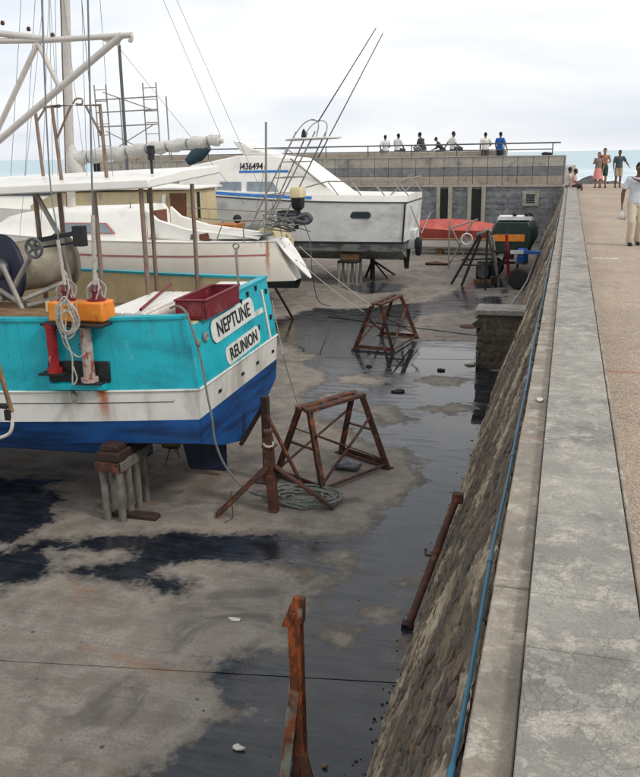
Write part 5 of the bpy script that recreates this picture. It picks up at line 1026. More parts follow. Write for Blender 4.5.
p0_, p1_ = mpt(.06, -1, 1.0), mpt(.06, -1, 2); MB().tube([p0_ + Vector((0, -.01, 0)), p1_ + Vector((0, -.01, 0))], .03, 6).build('corner_strip', M('blacksteel'), mb_)
# superstructure: sloping sides, flying bridge
prof_ = [(-7.55, 3.02), (-9.25, 4.30), (-10.2, 4.42), (-11.4, 4.42), (-13.2, 4.1), (-14.0, 3.0)]
m = MB(); m.loft([[Vector((x, y0 + .38 * (z - 3.0) / 1.4, z)) for x, z in prof_] for y0 in (28.30,)] + [[Vector((x, y0 - .38 * (z - 3.0) / 1.4, z)) for x, z in prof_] for y0 in (30.95,)]); m.build('superstructure', M('gel'), mb_, bevel=.04, seg=2)
def sw(x, z, o=0): return Vector((x, 28.30 + .38 * (z - 3.0) / 1.4 - o, z))
for x0, x1 in ((-12.25, -11.15), (-11.02, -9.75)):
    m = MB(); m.prism([sw(x0, 3.14, .004), sw(x1 + (.15 if x1 > -10 else 0), 3.14, .004), sw(x1 - (.2 if x1 > -10 else 0), 3.56, .004), sw(x0 + (.2 if x0 < -12 else 0), 3.56, .004)], (0, -.012, 0)); wf = m.build('window_frame', M('gelgrey'), mb_)
    m = MB(); m.prism([sw(x0 + .05, 3.18, .018), sw(x1 - .02, 3.18, .018), sw(x1 - (.26 if x1 > -10 else .05), 3.52, .018), sw(x0 + (.26 if x0 < -12 else .05), 3.52, .018)], (0, -.006, 0)); m.build('pane', M('paleglass'), wf)
m = MB(); m.prism([sw(-11.3, 3.83, .004), sw(-9.4, 3.83, .004), sw(-9.5, 3.91, .004), sw(-11.3, 3.91, .004)], (0, -.008, 0)); m.build('blue_stripe', M('bluestripe'), mb_)
m = MB(); m.loft([[mpt(s, -1, 2) + Vector((0, .045, .07)), mpt(s, -1, 2) + Vector((0, .085, .17))] for s in (3.3, 4, 5, 6, 7)], False, False); m.v = [p - Vector((0, .012, 0)) for p in m.v]; m.build('blue_stripe', M('bluestripe'), mb_)
text_mesh('I436494', .33, M('letter'), 'registration_number', mb_, sw(-10.85, 4.04, .012), (1, 0, 0), (0, .26, 1), squash=.82, bold=.008)
m = MB(); m.loft([[Vector((x, y, z)) for x, z in ((-10.2, 4.43), (-10.75, 4.62), (-11.5, 4.95), (-11.6, 4.92), (-11.2, 4.43))] for y in (28.75, 30.5)]); m.build('bridge_coaming', M('gel'), mb_, bevel=.04, seg=2)
m = MB(); m.loft([[Vector((-11.4, y, 4.9)), Vector((-10.1, y + .1, 4.46))] for y in (28.74, 28.78)], True, False); m.build('wind_deflector', M('paleglass'), mb_)
m = MB(); m.tube([(-10.8, 28.7, 4.66), (-9.6, 28.8, 4.62), (-9.2, 28.9, 4.36)], .02, 6); m.tube([(-7.7, 28.4, 3.05), (-9.35, 28.45, 4.3)], .03, 6); m.build('bridge_rail', M('galv'), mb_)
# deck railing
rl_ = [mpt(s, -1, 2) + Vector((0, .14, .24)) for s in (0.1, .9, 1.7, 2.5)]; rf_ = [mpt(s, 1, 2) + Vector((0, -.14, .24)) for s in (.1, .9, 1.7, 2.5)]
tr_ = [p + Vector((-.25, 0, .44)) for p in rl_]; tf_ = [p + Vector((-.25, 0, .44)) for p in rf_]
MB().tube([tr_[-1] + Vector((-.8, 0, -.2))] + tr_[::-1] + [tr_[0] + Vector((.35, .2, .1)), tf_[0] + Vector((.35, -.2, .1))] + tf_ + [tf_[-1] + Vector((-.8, 0, -.2))], .022, 8).build('top_rail', M('galv'), mb_)
for a, b_ in list(zip(rl_, tr_)) + list(zip(rf_, tf_)): MB().tube([a + Vector((.12, 0, -.02)), b_], .02, 8).build('rail_post', M('galv'), mb_)
MB().tube([rl_[0] + Vector((-.5, .1, 0)), tr_[0] + Vector((.45, .3, .25))], .022, 8).build('rail_post', M('galv'), mb_); MB().tube([rf_[0] + Vector((-.5, -.1, 0)), tf_[0] + Vector((.45, -.3, .25))], .022, 8).build('rail_post', M('galv'), mb_)
for x in (-8.0, -9.0): MB().tube([(x, 28.5, 3.05), (x - .3, 28.5, 3.4)], .02, 6).build('rail_post', M('galv'), mb_)
# stern gear
m = MB(); m.box((-5.40, 29.2, 1.15), (-5.05, 30.0, 1.85)); m.build('drive_bracket', M('gelgrey'), mb_, bevel=.05, seg=2)
m = MB(); m.loft([rrect((-4.92, 29.1, z), (1, 0, 0), (0, 1, 0), w_, w_ * 1.4, r=.05) for z, w_ in ((.95, .12), (1.05, .2), (1.5, .22), (1.58, .16))]); m.build('stern_drive', M('blacksteel'), mb_)
m = MB(); m.prism([(-5.45, 29.3, .45), (-5.3, 29.3, .45), (-5.25, 29.3, 1.2), (-5.55, 29.3, 1.2)], (0, .05, 0)); m.build('rudder', M('blacksteel'), mb_); MB().tube([(-5.5, 29.4, .95), (-7.2, 29.5, 1.12)], .03, 8).build('propeller_shaft', M('steel'), mb_); MB().box((-6.0, 29.4, .85), (-5.8, 29.46, 1.15)).build('shaft_strut', M('blacksteel'), mb_)
m = MB()
for q in range(4): a = R(90 * q + 20); m.bar((-5.62, 29.4, .94), (-5.62, 29.4 + .22 * math.cos(a), .94 + .22 * math.sin(a)), .12, .02, (1, .5, 0))
m.build('propeller', M('blacksteel'), mb_)
MB().tube([mpt(0, -1, 1.9) + Vector((.05, .4, 0)), mpt(0, -1, 1.2) + Vector((.5, .4, 0)), mpt(0, 1, 1.6) + Vector((.4, -.3, 0))], .02, 6).build('swim_ladder', M('galv'), mb_)
ms = thing('boat_stand', 'short pipe stand under the white motor cruiser', 'boat stand', (-7.2, 28.2, 0))
MB().box((-7.58, 28.0, .76), (-6.86, 28.7, .84)).build('top_plate', M('blacksteel'), ms, bevel=.01)
for x in (-7.54, -7.2, -6.9):
    for y in (28.05, 28.65): MB().tube([(x, y, 0), (x, y, .76)], .05, 10).build('leg', M('galv'), ms)
MB().box((-7.56, 28.3, .842), (-6.88, 28.5, 1.05)).build('packing_timber', M('wood'), ms)
mp_ = thing('hull_prop', 'dark four-legged steel prop under the white motor cruiser beside the pipe stand', 'prop', (-6.6, 29.4, 0))
MB().box((-6.75, 29.5, 0), (-6.6, 29.65, .78)).build('upright', M('darkrust'), mp_)
for dx, dy in ((.5, .3), (-.35, .4), (.15, -.5), (.6, 1.2)): MB().bar((-6.68 + dx, 29.58 + dy, 0), (-6.68, 29.58, .7), .07, .05).build('leg', M('darkrust'), mp_)
# lines from boats to the middle trestle
setp(MB().tube(hang(at(299, 246, 18.6), at(372, 306, 18.5), .05), .010, 5).build('mooring_line', M('rope'), None, origin=(-4.6, 18.5, 1.5)), 'upper pale line from the sailing boat stern down to the middle trestle', 'line')
setp(MB().tube(hang(at(300, 262, 18.9), at(364, 312, 18.6), .05), .009, 5).build('mooring_line', M('rope'), None, origin=(-4.8, 18.6, 1.4)), 'lower pale line from the sailing boat stern to the middle trestle leg', 'line')
setp(MB().tube(catmull([at(300, 215, 19.0), at(310, 240, 19.2), at(312, 270, 19.5), at(318, 300, 20.5), tuple(at(330, 306, 22))], 5), .012, 5).build('hanging_hose', M('wire'), None, origin=(-6, 19.5, 1)), 'thin dark hose hanging down off the sailing boat stern', 'hose')

# ------------------------------------------------------------------ scaffold tower beyond the boats
sc = thing('scaffold_tower', 'tall grey pipe scaffold tower with ladder frames behind the boats', 'scaffold', (-17, 33, 0))
Xa, Xb, Y0_, Y1_ = -18.8, -16.6, 32.4, 33.4
for X in (Xa, Xb):
    for dx in (-.42, .12) if X == Xa else (-.38, .22):
        MB().tube([(X + dx, 32.6, 0), (X + dx, 32.6, 7.35)], .03, 7).build('upright', M('galv'), sc)
    for q in range(16): MB().tube([(X + (-.42 if X == Xa else -.38), 32.6, .4 + q * .45), (X + (.12 if X == Xa else .22), 32.6, .4 + q * .45)], .018, 6).build('rung', M('galv'), sc)
    MB().tube([(X, 33.9, 0), (X, 33.9, 6.9)], .03, 7).build('upright', M('galv'), sc)
for z in (6.75, 6.25, 5.68): MB().tube([(Xa - .4, 32.56, z), (Xb + .2, 32.56, z + .05)], .028, 7).build('ledger', M('galv'), sc)
for a, b_ in (((Xa, 32.52, 7.05), (Xb, 32.52, 6.3)), ((Xa, 32.52, 4.6), (Xb, 32.52, 5.7)), ((Xa, 32.52, 5.5), (Xb, 32.52, 4.5)), ((Xa, 32.52, 2.0), (Xb, 32.52, 4.0))): MB().tube([a, b_], .022, 7).build('brace', M('galv'), sc)
for z in (3.4, 1.2): MB().tube([(Xa - .4, 32.56, z), (Xb + .2, 32.56, z)], .028, 7).build('ledger', M('galv'), sc)
# other white boat at far left
ob = thing('white_boat', 'white boat hull and cabin at the far left behind the sailing boat', 'boat', (-20, 29, .3))
def opt(s, side, l):
    hb = interp([(0, 1.3), (4, 1.6), (7, 1.2), (9.5, .04)], s); return Vector((-15.6 - s, 28.6 + side * hb * (.8 + .2 * l), .9 + 1.7 * l + .3 * l * (s / 9.5) ** 2))
hull_band(opt, [0, 1, 2.5, 4, 5.5, 7, 8.3, 9.5], 0, 1).build('hull', M('gel'), ob)
m = MB(); m.loft([[opt(s, -1, 0), Vector((-15.6 - s, 28.6, .25)), opt(s, 1, 0)] for s in (0, 4, 7, 9.5)], False, False); m.build('bottom', M('bottomgrey'), ob)
m = MB(); m.loft([[opt(s, -1, 1), opt(s, 1, 1)] for s in (0, 2, 4, 7, 9.5)], False, False); m.build('deck', M('gel'), ob)
m = MB(); m.loft([[Vector((x, 27.6, 2.5)), Vector((x, 27.8, z)), Vector((x, 29.4, z)), Vector((x, 29.6, 2.5))] for x, z in ((-22, 3.0), (-21, 3.6), (-17.5, 3.7), (-17.0, 3.0))]); m.build('cabin', M('gel'), ob, bevel=.05)
MB().box((-20.8, 27.66, 3.1), (-17.6, 27.72, 3.45)).build('window', M('window'), ob)
MB().box((-19.8, 28.3, .0), (-19.2, 28.9, .3)).build('keel_block', M('wood'), ob)

# ------------------------------------------------------------------ far right corner: red dinghy, green boat on its trailer, cradle legs
rd = thing('red_dinghy', 'faded red covered dinghy with white bottom near the pier building', 'dinghy', (-5, 38, 0))
def rpt(s, side, l):
    hb = interp([(0, .75), (1.5, .95), (2.8, .8), (3.9, .25), (4.2, .03)], s); return Vector((-2.75 - s - .25 * l * max(0, (s - 2.8) / 1.4), 38 + side * hb * (.6 + .4 * l), .35 + .75 * l + .12 * l * (s / 4.2) ** 2))
S6 = [0, .7, 1.5, 2.2, 2.8, 3.4, 3.9, 4.2]
hull_band(rpt, S6, 0, .42).build('hull', M('gel'), rd); hull_band(rpt, S6, .42, 1).build('gunwale_band', M('redcover'), rd)
m = MB(); m.loft([[rpt(s, -1, 1), (rpt(s, -1, 1) + rpt(s, 1, 1)) / 2 + Vector((0, 0, .42 * math.sin(math.pi * (.15 + .7 * s / 4.2)))), rpt(s, 1, 1)] for s in S6], False, False); m.build('cover', M('redcover'), rd)
m = MB(); m.loft([[rpt(s, -1, 0), Vector((-2.75 - s, 38, .12)), rpt(s, 1, 0)] for s in S6], False, False); m.build('bottom', M('gel'), rd)
setp(MB().box((-5.6, 37.7, 0), (-5.3, 38.3, .3)).build('support_block', M('wood'), None, origin=(-5.4, 38, 0)), 'timber block under the red dinghy', 'block')
MB().tube([(-3.2, 37.0, .75), (-8.3, 35.6, .85)], .04, 8).build('spar', M('wood'), rd)
gb = thing('green_boat', 'dark green boat with orange band on its stern standing by the quay wall', 'boat', (-1.85, 31.5, 0))
m = MB(); rings = []
for y, w_, z1 in ((30.0, .68, 2.06), (30.6, .76, 2.10), (32.5, .8, 2.0), (34.5, .55, 1.92), (36.0, .06, 1.85)):
    cx_ = -1.80; rings.append([Vector((cx_ - w_ * .75, y, .95)), Vector((cx_ - w_, y, 1.35)), Vector((cx_ - w_, y, z1 - .35)), Vector((cx_ - w_ * .8, y, z1)), Vector((cx_ + w_ * .8, y, z1)), Vector((cx_ + w_, y, z1 - .35)), Vector((cx_ + w_, y, 1.35)), Vector((cx_ + w_ * .75, y, .95))])
m.loft(rings); m.build('hull', M('green'), gb, bevel=.05, seg=2)
MB().box((-2.42, 29.97, 1.38), (-1.36, 30.0, 1.62)).build('orange_band', M('orange'), gb, bevel=.01)
text_mesh('AQUA', .2, pm('dark_red_letters', (120, 50, 20), .6), 'worn_lettering', gb, (-1.9, 29.962, 1.5), (1, 0, 0), (0, 0, 1)) if False else None
m = MB(); m.loft([rrect((-1.75, y, 2.17), (1, 0, 0), (0, 0, 1), 1.15, .12, r=.05) for y in (30.05, 30.9)]); m.build('stern_cover', M('gelgrey'), gb)
for x in (-1.75, -1.35, -1.2): MB().lathe([(.07, 0), (.08, .08), (.05, .14), (.0, .16)], (x, 30.2, 2.23), (0, 0, 1), 10).build('deck_fitting', M('blacksteel'), gb)
tl = thing('boat_trailer', 'small boat trailer with black tyre under the dark green boat', 'trailer', (-1.8, 30, 0))
MB().bar((-2.5, 29.4, .72), (-1.2, 29.4, .72), .08).build('axle_beam', M('blacksteel'), tl)
for x in (-2.4, -1.9, -1.3): MB().bar((x, 28.6, .8), (x, 33.5, .8), .07, .09).build('frame_rail', M('blacksteel'), tl)
for x in (-2.45, -1.42):
    c = Vector((x, 28.15 if x > -2 else 31.2, .345)); wh = MB().lathe([(.20, -.1), (.31, -.09), (.345, -.05), (.345, .05), (.31, .09), (.20, .1)], c, (.25, 1, 0), 26).build('tyre', M('black'), tl)
    MB().lathe([(.0, -.06), (.08, -.07), (.1, -.02), (.19, -.03), (.205, -.08), (.205, .08)], c, (.25, 1, 0), 20).build('rim', M('blacksteel'), wh)
    MB().bar((x + (.1 if x < -2 else -.1), 28.2 if x > -2 else 31.2, .34), (x + (.1 if x < -2 else -.1), 29.4, .72), .06).build('swing_arm', M('blacksteel'), tl)
MB().bar((-1.85, 29.9, .8), (-1.85, 29.9, .95), .4, .3).build('keel_rest', M('black'), tl)
sh = thing('blue_barrel', 'bright blue plastic drum beside the trailer wheel', 'drum', (-1.42, 29.0, .5))
MB().lathe([(.17, 0), (.19, .03), (.19, .18), (.2, .2), (.19, .22), (.19, .42), (.15, .47), (.0, .48)], (-1.36, 29.02, .78), (0, 0, 1), 18).build('drum_body', M('bluecan'), sh); MB().lathe([(.04, 0), (.04, .03)], (-1.30, 29.02, 1.255), (0, 0, 1), 8).build('bung', M('black'), sh); MB().box((-1.6, 28.8, .85 - .09), (-1.15, 29.25, .779)).build('pallet', M('wood'), sh)
bd = thing('blue_board', 'pale board with blue end leaning on the quay wall by the green boat', 'board', (-1.2, 29, 1.2)); MB().box((-1.75, 28.7, 1.10), (-1.32, 28.9, 1.20)).build('pale_end', M('gelgrey'), bd); MB().box((-1.318, 28.7, 1.10), (-.75, 28.9, 1.20)).build('blue_end', M('bluecan'), bd)
for nm, lb_, legs_, tops_ in (('steel_cradle', 'dark A-shaped steel cradle with pale top left of the trailer', ((-3.72, 28.9, 0), (-3.32, 28.5, 0), (-2.45, 27.8, 0), (-2.15, 29.6, 0)), ((-2.78, 28.7, 1.72), (-2.7, 28.4, 1.72), (-2.45, 27.8, 1.95), (-2.50, 28.2, 1.95))),):
    r0 = thing(nm, lb_, 'cradle', (-2.9, 28.5, 0))
    for q, (a, b_) in enumerate(zip(legs_, tops_)): MB().bar(a, b_, .09, .07).build('leg', M('blacksteel') if q < 3 else M('galv'), r0)
    MB().bar((-2.85, 28.75, 1.75), (-2.35, 27.75, 1.97), .10, .08).build('top_rail', M('galv'), r0); MB().bar((-3.3, 28.75, .7), (-2.5, 27.85, .8), .05).build('cross_bar', M('blacksteel'), r0); MB().bar((-3.35, 28.5, .9), (-2.3, 29.0, .9), .05).build('cross_bar', M('blacksteel'), r0)
r0 = thing('steel_cradle', 'narrow rusty and grey cradle legs in front of the green boat', 'cradle', (-2.0, 29.2, 0))
for a, b_, mt in (((-2.1, 28.9, 0), (-2.35, 28.6, 1.7), 'galv'), ((-1.78, 28.9, .25), (-1.9, 28.7, 1.75), 'red'), ((-2.25, 28.9, .0), (-1.9, 28.7, 1.1), 'darkrust')): MB().bar(a, b_, .08, .06).build('leg', M(mt), r0)
MB().bar((-2.35, 28.62, 1.2), (-1.86, 28.72, 1.2), .05).build('cross_bar', M('darkrust'), r0)
en = thing('engine_block', 'dark greasy engine block between the cradle legs', 'engine', (-2.7, 29.6, 0)); rr = random.Random(5)
MB().box((-3.0, 29.4, .0), (-2.4, 30.0, .12)).build('bed_timber', M('wood'), en); MB().box((-2.95, 29.45, .121), (-2.45, 29.95, .6)).build('block', M('blacksteel'), en, bevel=.05)
for q in range(4): MB().lathe([(.06, 0), (.06, .12), (.03, .15)], (-2.88 + q * .12, 29.7, .6), (0, 0, 1), 10).build('cylinder_head', M('steel'), en)
MB().lathe([(.05, 0), (.2, 0), (.2, .05), (.05, .05)], (-2.7, 29.38, .36), (0, 1, 0), 18).build('flywheel', M('steel'), en)
gf = thing('galvanised_frame', 'light pipe frame with a spoked wheel in front of the red dinghy', 'frame', (-4.0, 33, 0))
for pts in ([(-4.38, 33, 0), (-4.38, 33, 1.82)], [(-4.35, 33, .15), (-3.5, 33, 1.8)], [(-3.55, 33, 0), (-4.3, 33, 1.6)], [(-4.38, 33, 1.55), (-3.3, 33.2, 1.9)], [(-4.38, 33, .3), (-3.4, 33, .32)]): MB().tube(pts, .03, 8).build('pipe', M('galv'), gf)
wc_ = Vector((-3.68, 32.9, 1.16)); m = MB(); m.tube([wc_ + Vector((.21 * math.cos(2 * math.pi * q / 24), 0, .21 * math.sin(2 * math.pi * q / 24))) for q in range(25)], .03, 8); wl = m.build('wheel', M('gelgrey'), gf)
for q in range(6): a = math.pi * q / 6; MB().tube([wc_ - Vector((.2 * math.cos(a), 0, .2 * math.sin(a))), wc_ + Vector((.2 * math.cos(a), 0, .2 * math.sin(a)))], .01, 5).build('spoke', M('galv'), wl)
mm = rock((-5.0, 34.0, .05), (.5, .2, .08), 31); setp(mm.build('rubble_heap', M('rust'), None, origin=(-5, 34, 0)), 'low heap of rusty scrap on the ground before the red dinghy', 'scrap')

# ------------------------------------------------------------------ people
MAT['skin_b'] = pm('brown_skin', (104, 70, 54), .6, 0, .06, 6, .02, 40); MAT['skin_t'] = pm('tan_skin', (158, 108, 84), .6, 0, .06, 6, .02, 40); MAT['hair'] = pm('black_hair', (20, 17, 16), .7, 0, .2, 30, .4, 120)
CLOTH = {}
def cloth(rgb):
    if rgb not in CLOTH: CLOTH[rgb] = pm('cloth_%d_%d_%d' % rgb, rgb, .85, 0, .10, 9, .5, 22, bd=.015)
    return CLOTH[rgb]
POSE = {
 'stand': dict(sh=[(-.19, 0, 1.43), (.19, 0, 1.43)], el=[(-.25, -.02, 1.15), (.25, -.02, 1.15)], wr=[(-.25, .06, .90), (.25, .06, .90)], hip=[(-.09, 0, .93), (.09, 0, .93)], kn=[(-.10, .03, .50), (.10, .03, .50)], an=[(-.11, -.02, .08), (.11, -.02, .08)]),
 'sit': dict(sh=[(-.19, .02, .98), (.19, .02, .98)], el=[(-.26, .08, .72), (.26, .08, .72)], wr=[(-.16, .30, .62), (.16, .30, .62)], hip=[(-.10, .02, .50), (.10, .02, .50)], kn=[(-.13, .46, .52), (.13, .46, .52)], an=[(-.13, .44, .10), (.13, .44, .10)]),
}
def person(label, loc, rz, pose='stand', skin='skin_b', top=None, sleeve=.5, bottom='trousers', bcol=(60, 60, 60), lean=0., h=1.72, over=None, vox=.018, longhair=False, group=None, face=False, shoes=(30, 26, 24), headturn=0., hat=None):
    P_ = {k: [Vector(q) for q in v] for k, v in POSE[pose].items()}
    if over:
        for k, (i, q) in over: P_[k][i] = Vector(q)
    base = (P_['hip'][0] + P_['hip'][1]) / 2 + Vector((0, 0, .03)); chest = (P_['sh'][0] + P_['sh'][1]) / 2 + Vector((0, 0, -.06)); chest += Vector((0, lean, 0))
    for k in ('sh', 'el', 'wr'): P_[k] = [q + Vector((0, lean, 0)) for q in P_[k]]
    neck = chest + Vector((0, .01, .14)); hd = neck + Vector((0, .03 + lean * .3, .16)); sc_ = h / 1.72
    a = Matrix.Rotation(rz, 3, 'Z'); lo = Vector(loc); xf = lambda p: a @ (p * sc_) + lo
    root = thing('person', label, 'person', loc, group)
    m = MB(xf); mid = base.lerp(chest, .45); sx = (1, 0, 0)
    m.tube([base - Vector((0, 0, .10)), base, mid, chest, chest + Vector((0, 0, .09)), neck], [(.12, .09), (.155, .11), (.135, .095), (.165, .115), (.13, .08), (.055, .055)], 14, side=sx)
    m.tube([neck - Vector((0, 0, .05)), hd - Vector((0, 0, .04))], .052, 10)
    m.ball(hd, (.075, .095, .115), 14, 10); m.ball(hd + Vector((0, .035, -.06)), (.055, .06, .06), 10, 8)
    hy = Matrix.Rotation(headturn, 3, 'Z'); m.ball(hd + hy @ Vector((0, .095, -.015)), (.015, .024, .025), 8, 6)
    for s in (-1, 1): m.ball(hd + hy @ Vector((s * .077, .0, -.005)), (.012, .022, .032), 8, 6)
    for i, s in ((0, -1), (1, 1)):
        m.tube([chest + Vector((s * .1, 0, .06)), P_['sh'][i], P_['sh'][i].lerp(P_['el'][i], .35), P_['el'][i], P_['el'][i].lerp(P_['wr'][i], .3), P_['wr'][i]], [.06, .062, .052, .042, .043, .028], 10)
        m.tube([P_['hip'][i] + Vector((0, 0, .04)), P_['hip'][i].lerp(P_['kn'][i], .35), P_['kn'][i], P_['kn'][i].lerp(P_['an'][i], .3), P_['an'][i]], [.095, .085, .058, .058, .036], 12)
        f = Vector((0, 1, 0)); m.tube([P_['an'][i] + Vector((0, -.05, -.035)), P_['an'][i] + f * .06 + Vector((0, 0, -.04)), P_['an'][i] + f * .17 + Vector((0, 0, -.055))], [(.034, .035), (.042, .034), (.03, .02)], 10, side=sx)
        d = (P_['wr'][i] - P_['el'][i]).normalized(); pn = d.cross(Vector((0, 1, 0))); pn = pn.normalized() if pn.length > .1 else Vector((1, 0, 0)); fw = pn.cross(d)
        w0 = P_['wr'][i]; m.tube([w0, w0 + d * .05, w0 + d * .09], [(.024, .02), (.038, .018), (.036, .015)], 10, side=fw)
        for q in range(4):
            r_ = w0 + d * .085 + fw * (.028 - .0185 * q); ln = (.065, .075, .07, .052)[q]; m.tube([r_ - d * .01, r_ + d * ln * .5 + pn * (-s) * .004, r_ + d * ln * .9 + pn * (-s) * .02], [.010, .009, .007], 6)
        m.tube([w0 + d * .03 + fw * .03, w0 + d * .055 + fw * .058, w0 + d * .085 + fw * .064], [.012, .011, .008], 6)
    b_ = m.build('body', M(skin), root, smooth=180); md = b_.modifiers.new('skin', 'REMESH'); md.mode = 'VOXEL'; md.voxel_size = vox * sc_; md.use_smooth_shade = True
    sm = b_.modifiers.new('soft', 'SMOOTH'); sm.factor = .5; sm.iterations = 2
    # hair
    m = MB(xf); hr = hd + Vector((0, -.012, .022)); m.ball(hr, (.085, .100, .108), 14, 10); m.v = [p + Vector((0, 0, .0)) if p.y < hd.y + .045 or p.z > hd.z + .055 else p + Vector((0, -.05, .03)) for p in m.v]
    if longhair: m.tube([hr + Vector((0, -.05, .02)), hr + Vector((0, -.085, -.1)), hr + Vector((0, -.09, -.24))], [(.08, .05), (.085, .045), (.06, .02)], 10, side=sx)
    m.build('hair', M('hair'), root, smooth=180)
    if top:
        m = MB(xf); m.tube([base - Vector((0, 0, .04)), base + Vector((0, 0, .03)), mid, chest, chest + Vector((0, 0, .09)), neck - Vector((0, 0, .02))], [(.185, .135), (.18, .132), (.165, .122), (.188, .138), (.155, .10), (.07, .07)], 18, side=sx)
        for i, s in ((0, -1), (1, 1)):
            e_ = P_['sh'][i].lerp(P_['el'][i], min(1, sleeve * 1.6)); m.tube([chest + Vector((s * .08, 0, .05)), P_['sh'][i] + Vector((0, 0, .005)), P_['sh'][i].lerp(e_, .5), e_], [.075, .08, .074, .07], 12)
            if sleeve > .7: m.tube([e_, P_['wr'][i]], [.06, .045], 10)
        o = m.build('shirt', cloth(top), root, smooth=180); md = o.modifiers.new('skin', 'REMESH'); md.mode = 'VOXEL'; md.voxel_size = vox * sc_; md.use_smooth_shade = True; o.modifiers.new('soft', 'SMOOTH').iterations = 3
    m = MB(xf)
    if bottom == 'skirt': m.tube([base + Vector((0, 0, .1)), base, base - Vector((0, 0, .25)), base - Vector((0, 0, .52))], [(.145, .11), (.185, .145), (.23, .19), (.27, .23)], 18, side=sx)
    else:
        m.tube([base + Vector((0, 0, .09)), base, base - Vector((0, 0, .10))], [(.165, .118), (.178, .13), (.16, .12)], 14, side=sx)
        for i in (0, 1):
            k = P_['kn'][i]; pts = [P_['hip'][i] + Vector((0, 0, .02)), P_['hip'][i].lerp(k, .4), k if bottom == 'trousers' else P_['hip'][i].lerp(k, .92)]; rs = [.108, .105, .09 if bottom == 'shorts' else .082]
            if bottom == 'trousers': pts += [k.lerp(P_['an'][i], .5), P_['an'][i] + Vector((0, .0, -.02))]; rs += [.078, .078]
            m.tube(pts, rs, 14)
    o = m.build({'skirt': 'skirt', 'shorts': 'shorts', 'trousers': 'trousers'}[bottom], cloth(bcol), root, smooth=180); md = o.modifiers.new('skin', 'REMESH'); md.mode = 'VOXEL'; md.voxel_size = vox * sc_; md.use_smooth_shade = True; o.modifiers.new('soft', 'SMOOTH').iterations = 3
    if shoes:
        for i in (0, 1):
            p = P_['an'][i]; MB(xf).tube([p + Vector((0, -.07, -.045)), p + Vector((0, .03, -.038)), p + Vector((0, .13, -.052)), p + Vector((0, .20, -.058))], [(.036, .034), (.048, .042), (.05, .03), (.03, .02)], 12, side=sx).build('shoe', cloth(shoes), root, smooth=180)
    if face:
        for s in (-1, 1): e_ = MB(xf).ball(hd + hy @ Vector((s * .032, .086, .018)), (.013, .009, .008), 10, 6).build('eye', cloth((225, 222, 216)), root); MB(xf).ball(hd + hy @ Vector((s * .032, .094, .018)), (.005, .004, .006), 8, 6).build('iris', M('hair'), e_)
        MB(xf).tube([hd + hy @ Vector((-.028, .086, -.068)), hd + hy @ Vector((0, .098, -.07)), hd + hy @ Vector((.028, .086, -.068))], [.005, .008, .005], 8).build('mouth', cloth((96, 50, 44)), root)
        for s in (-1, 1): MB(xf).tube([hd + hy @ Vector((s * .048, .08, .036)), hd + hy @ Vector((s * .03, .092, .042)), hd + hy @ Vector((s * .014, .092, .037))], [.004, .006, .005], 6).build('eyebrow', M('hair'), root)
    return root, P_, xf
ww = 2.3
# man on the walkway, coming towards the camera
mroot, mP, mxf = person('man in grey-white shirt and cream trousers carrying a white bag along the walkway', (1.49, 20.35, 2.3), math.pi + R(6), skin='skin_b', top=(196, 200, 208), sleeve=.48, bottom='trousers', bcol=(196, 184, 164), h=1.76, vox=.0105, face=True,
    over=[('el', (1, (.30, -.02, 1.16))), ('wr', (1, (.31, .03, .92))), ('el', (0, (-.30, .14, 1.30))), ('wr', (0, (.06, .18, 1.42))), ('kn', (1, (.10, .12, .52))), ('an', (1, (.09, .02, .085))), ('kn', (0, (-.10, .05, .50))), ('an', (0, (-.10, -.12, .09)))], headturn=R(8))
hp = mxf(mP['wr'][1] + Vector((.0, .02, -.15))); bag = thing('carrier_bag', 'small white plastic bag hanging from the walking man hand', 'bag', tuple(hp))
m = MB(); m.tube([hp + Vector((0, 0, -.02)), hp + Vector((0, 0, -.07)), hp + Vector((.01, 0, -.14)), hp + Vector((0, 0, -.20))], [(.02, .02), (.06, .035), (.10, .05), (.085, .045)], 14); m.v = [p + Vector(mnoise.noise_vector(p * 22)) * .02 for p in m.v]; m.build('bag_body', MAT['paper'], bag, smooth=180)
MB().tube(catmull([hp + Vector((-.02, 0, -.03)), hp + Vector((-.02, 0, .05)), hp + Vector((0, 0, .075)), hp + Vector((.02, 0, .05)), hp + Vector((.02, 0, -.03))], 4), .008, 6).build('bag_handle', MAT['paper'], bag)
# couple and the third man at the pier end
gz_ = lambda y: 2.62 + (y - 43) * .0074
Yp = 44.2
def gx(px_, y): return (at(px_, 186, y)).x
person('bare-chested man in dark green shorts standing beside the woman at the pier end', (gx(602.5, Yp), Yp, gz_(Yp)), math.pi, skin='skin_t', top=None, bottom='shorts', bcol=(30, 74, 66), h=1.80, over=[('el', (0, (-.27, .05, 1.18))), ('wr', (0, (-.06, .2, 1.12))), ('el', (1, (.28, -.02, 1.2))), ('wr', (1, (.36, .02, 1.02)))])
person('long-haired woman in pink skirt and grey top at the pier end', (gx(597, Yp), Yp - .12, gz_(Yp)), math.pi - R(15), skin='skin_t', top=(132, 118, 112), sleeve=.1, bottom='skirt', bcol=(214, 142, 132), h=1.62, longhair=True, over=[('el', (1, (.27, .04, 1.2))), ('wr', (1, (.12, .16, 1.28)))])
person('man in dark grey shirt and khaki shorts right of the couple', (gx(617.2, Yp), Yp, gz_(Yp)), math.pi + R(10), skin='skin_b', top=(62, 74, 80), sleeve=.5, bottom='shorts', bcol=(158, 144, 118), h=1.70, over=[('el', (0, (-.34, .0, 1.22))), ('wr', (0, (-.46, .06, 1.02)))])
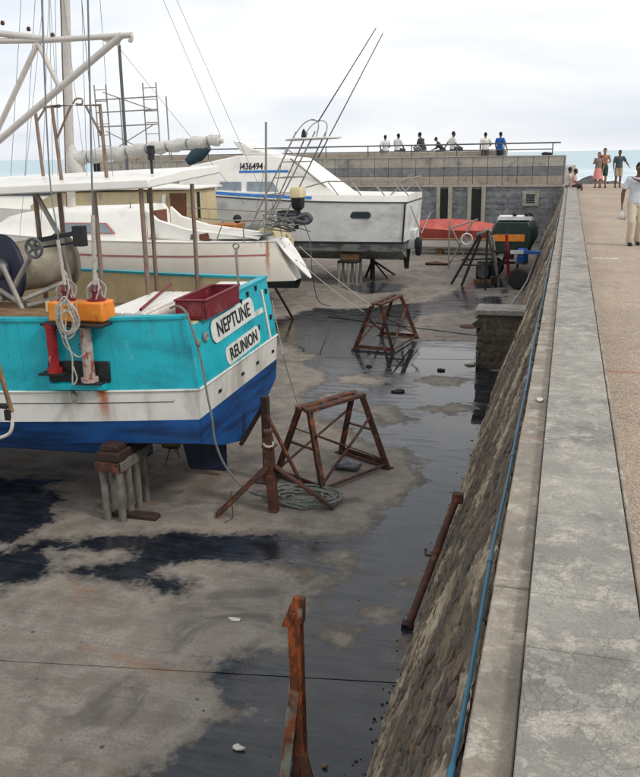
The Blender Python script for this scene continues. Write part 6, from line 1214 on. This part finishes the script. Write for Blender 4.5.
# pair seated on the parapet end
person('person in pale pink shirt and dark shorts seated on the parapet end', (.14, 41.9, 2.27), R(-90), 'sit', skin='skin_b', top=(196, 156, 150), bottom='shorts', bcol=(38, 38, 42), lean=.06, h=1.70)
person('dark-haired person in pale shirt seated behind the one in pink', (-.06, 42.7, 2.30), R(-75), 'sit', skin='skin_b', top=(204, 190, 178), bottom='shorts', bcol=(92, 84, 78), lean=.02, h=1.74)
# people on the roof of the pier building
def roofpos(px_, d):
    best = None
    for q in range(0, 2000):
        p = bl(q * .01, d, 4.4); r_ = p - Vector((0, 0, CAM_H)); x = 320 + 830 * r_.dot(right) / r_.dot(fwd)
        if best is None or abs(x - px_) < best[0]: best = (abs(x - px_), p)
    return best[1]
for px_, lb_, kw in ((385.5, 'person in pale shirt and jeans seated leftmost on the roof wall', dict(top=(202, 208, 210), bcol=(84, 104, 132), pose='sit', turn=35, over=[('el', (0, (-.34, -.08, .74))), ('wr', (0, (-.30, -.22, .52)))])),
                     (397, 'person in white shirt and dark trousers seated second from left on the roof wall', dict(top=(214, 214, 212), bcol=(50, 54, 64), pose='sit', turn=-20, h=1.80, lean=.05)),
                     (424, 'person in dark top leaning forward on the roof wall', dict(top=(52, 60, 64), bcol=(120, 118, 112), pose='sit', lean=.16, turn=75, h=1.85)),
                     (452, 'person in white shirt seated beside the crouching one on the roof', dict(top=(220, 216, 208), bcol=(52, 54, 66), pose='sit', turn=-50, h=1.85, over=[('el', (0, (-.30, -.15, .75))), ('wr', (0, (-.28, -.28, .54)))])),
                     (444, 'hunched dark-clothed person beside the white-shirted sitter on the roof', dict(top=(44, 52, 62), bcol=(40, 44, 52), pose='sit', lean=.36, turn=95, h=1.5)),
                     (485, 'person in white shirt standing with back turned at the roof railing', dict(top=(222, 218, 206), bcol=(86, 84, 80), pose='stand', turn=15, over=[('el', (1, (.30, .1, 1.18))), ('wr', (1, (.2, .3, 1.1)))])),
                     (499.5, 'person in bright blue shirt standing at the end of the roof wall', dict(top=(28, 92, 170), bcol=(44, 50, 66), pose='stand', turn=-25, over=[('el', (1, (.36, -.05, 1.2))), ('wr', (1, (.42, .02, .96)))]))):
    ps = kw.pop('pose'); d = 2.4 if ps == 'sit' else 1.75; p = roofpos(px_, d); z = 4.47 - .42 if ps == 'sit' else 3.60
    person(lb_, (p.x, p.y, z), R(-6 + kw.pop('turn')), ps, 'skin_b', group='people on the pier building roof', **kw)
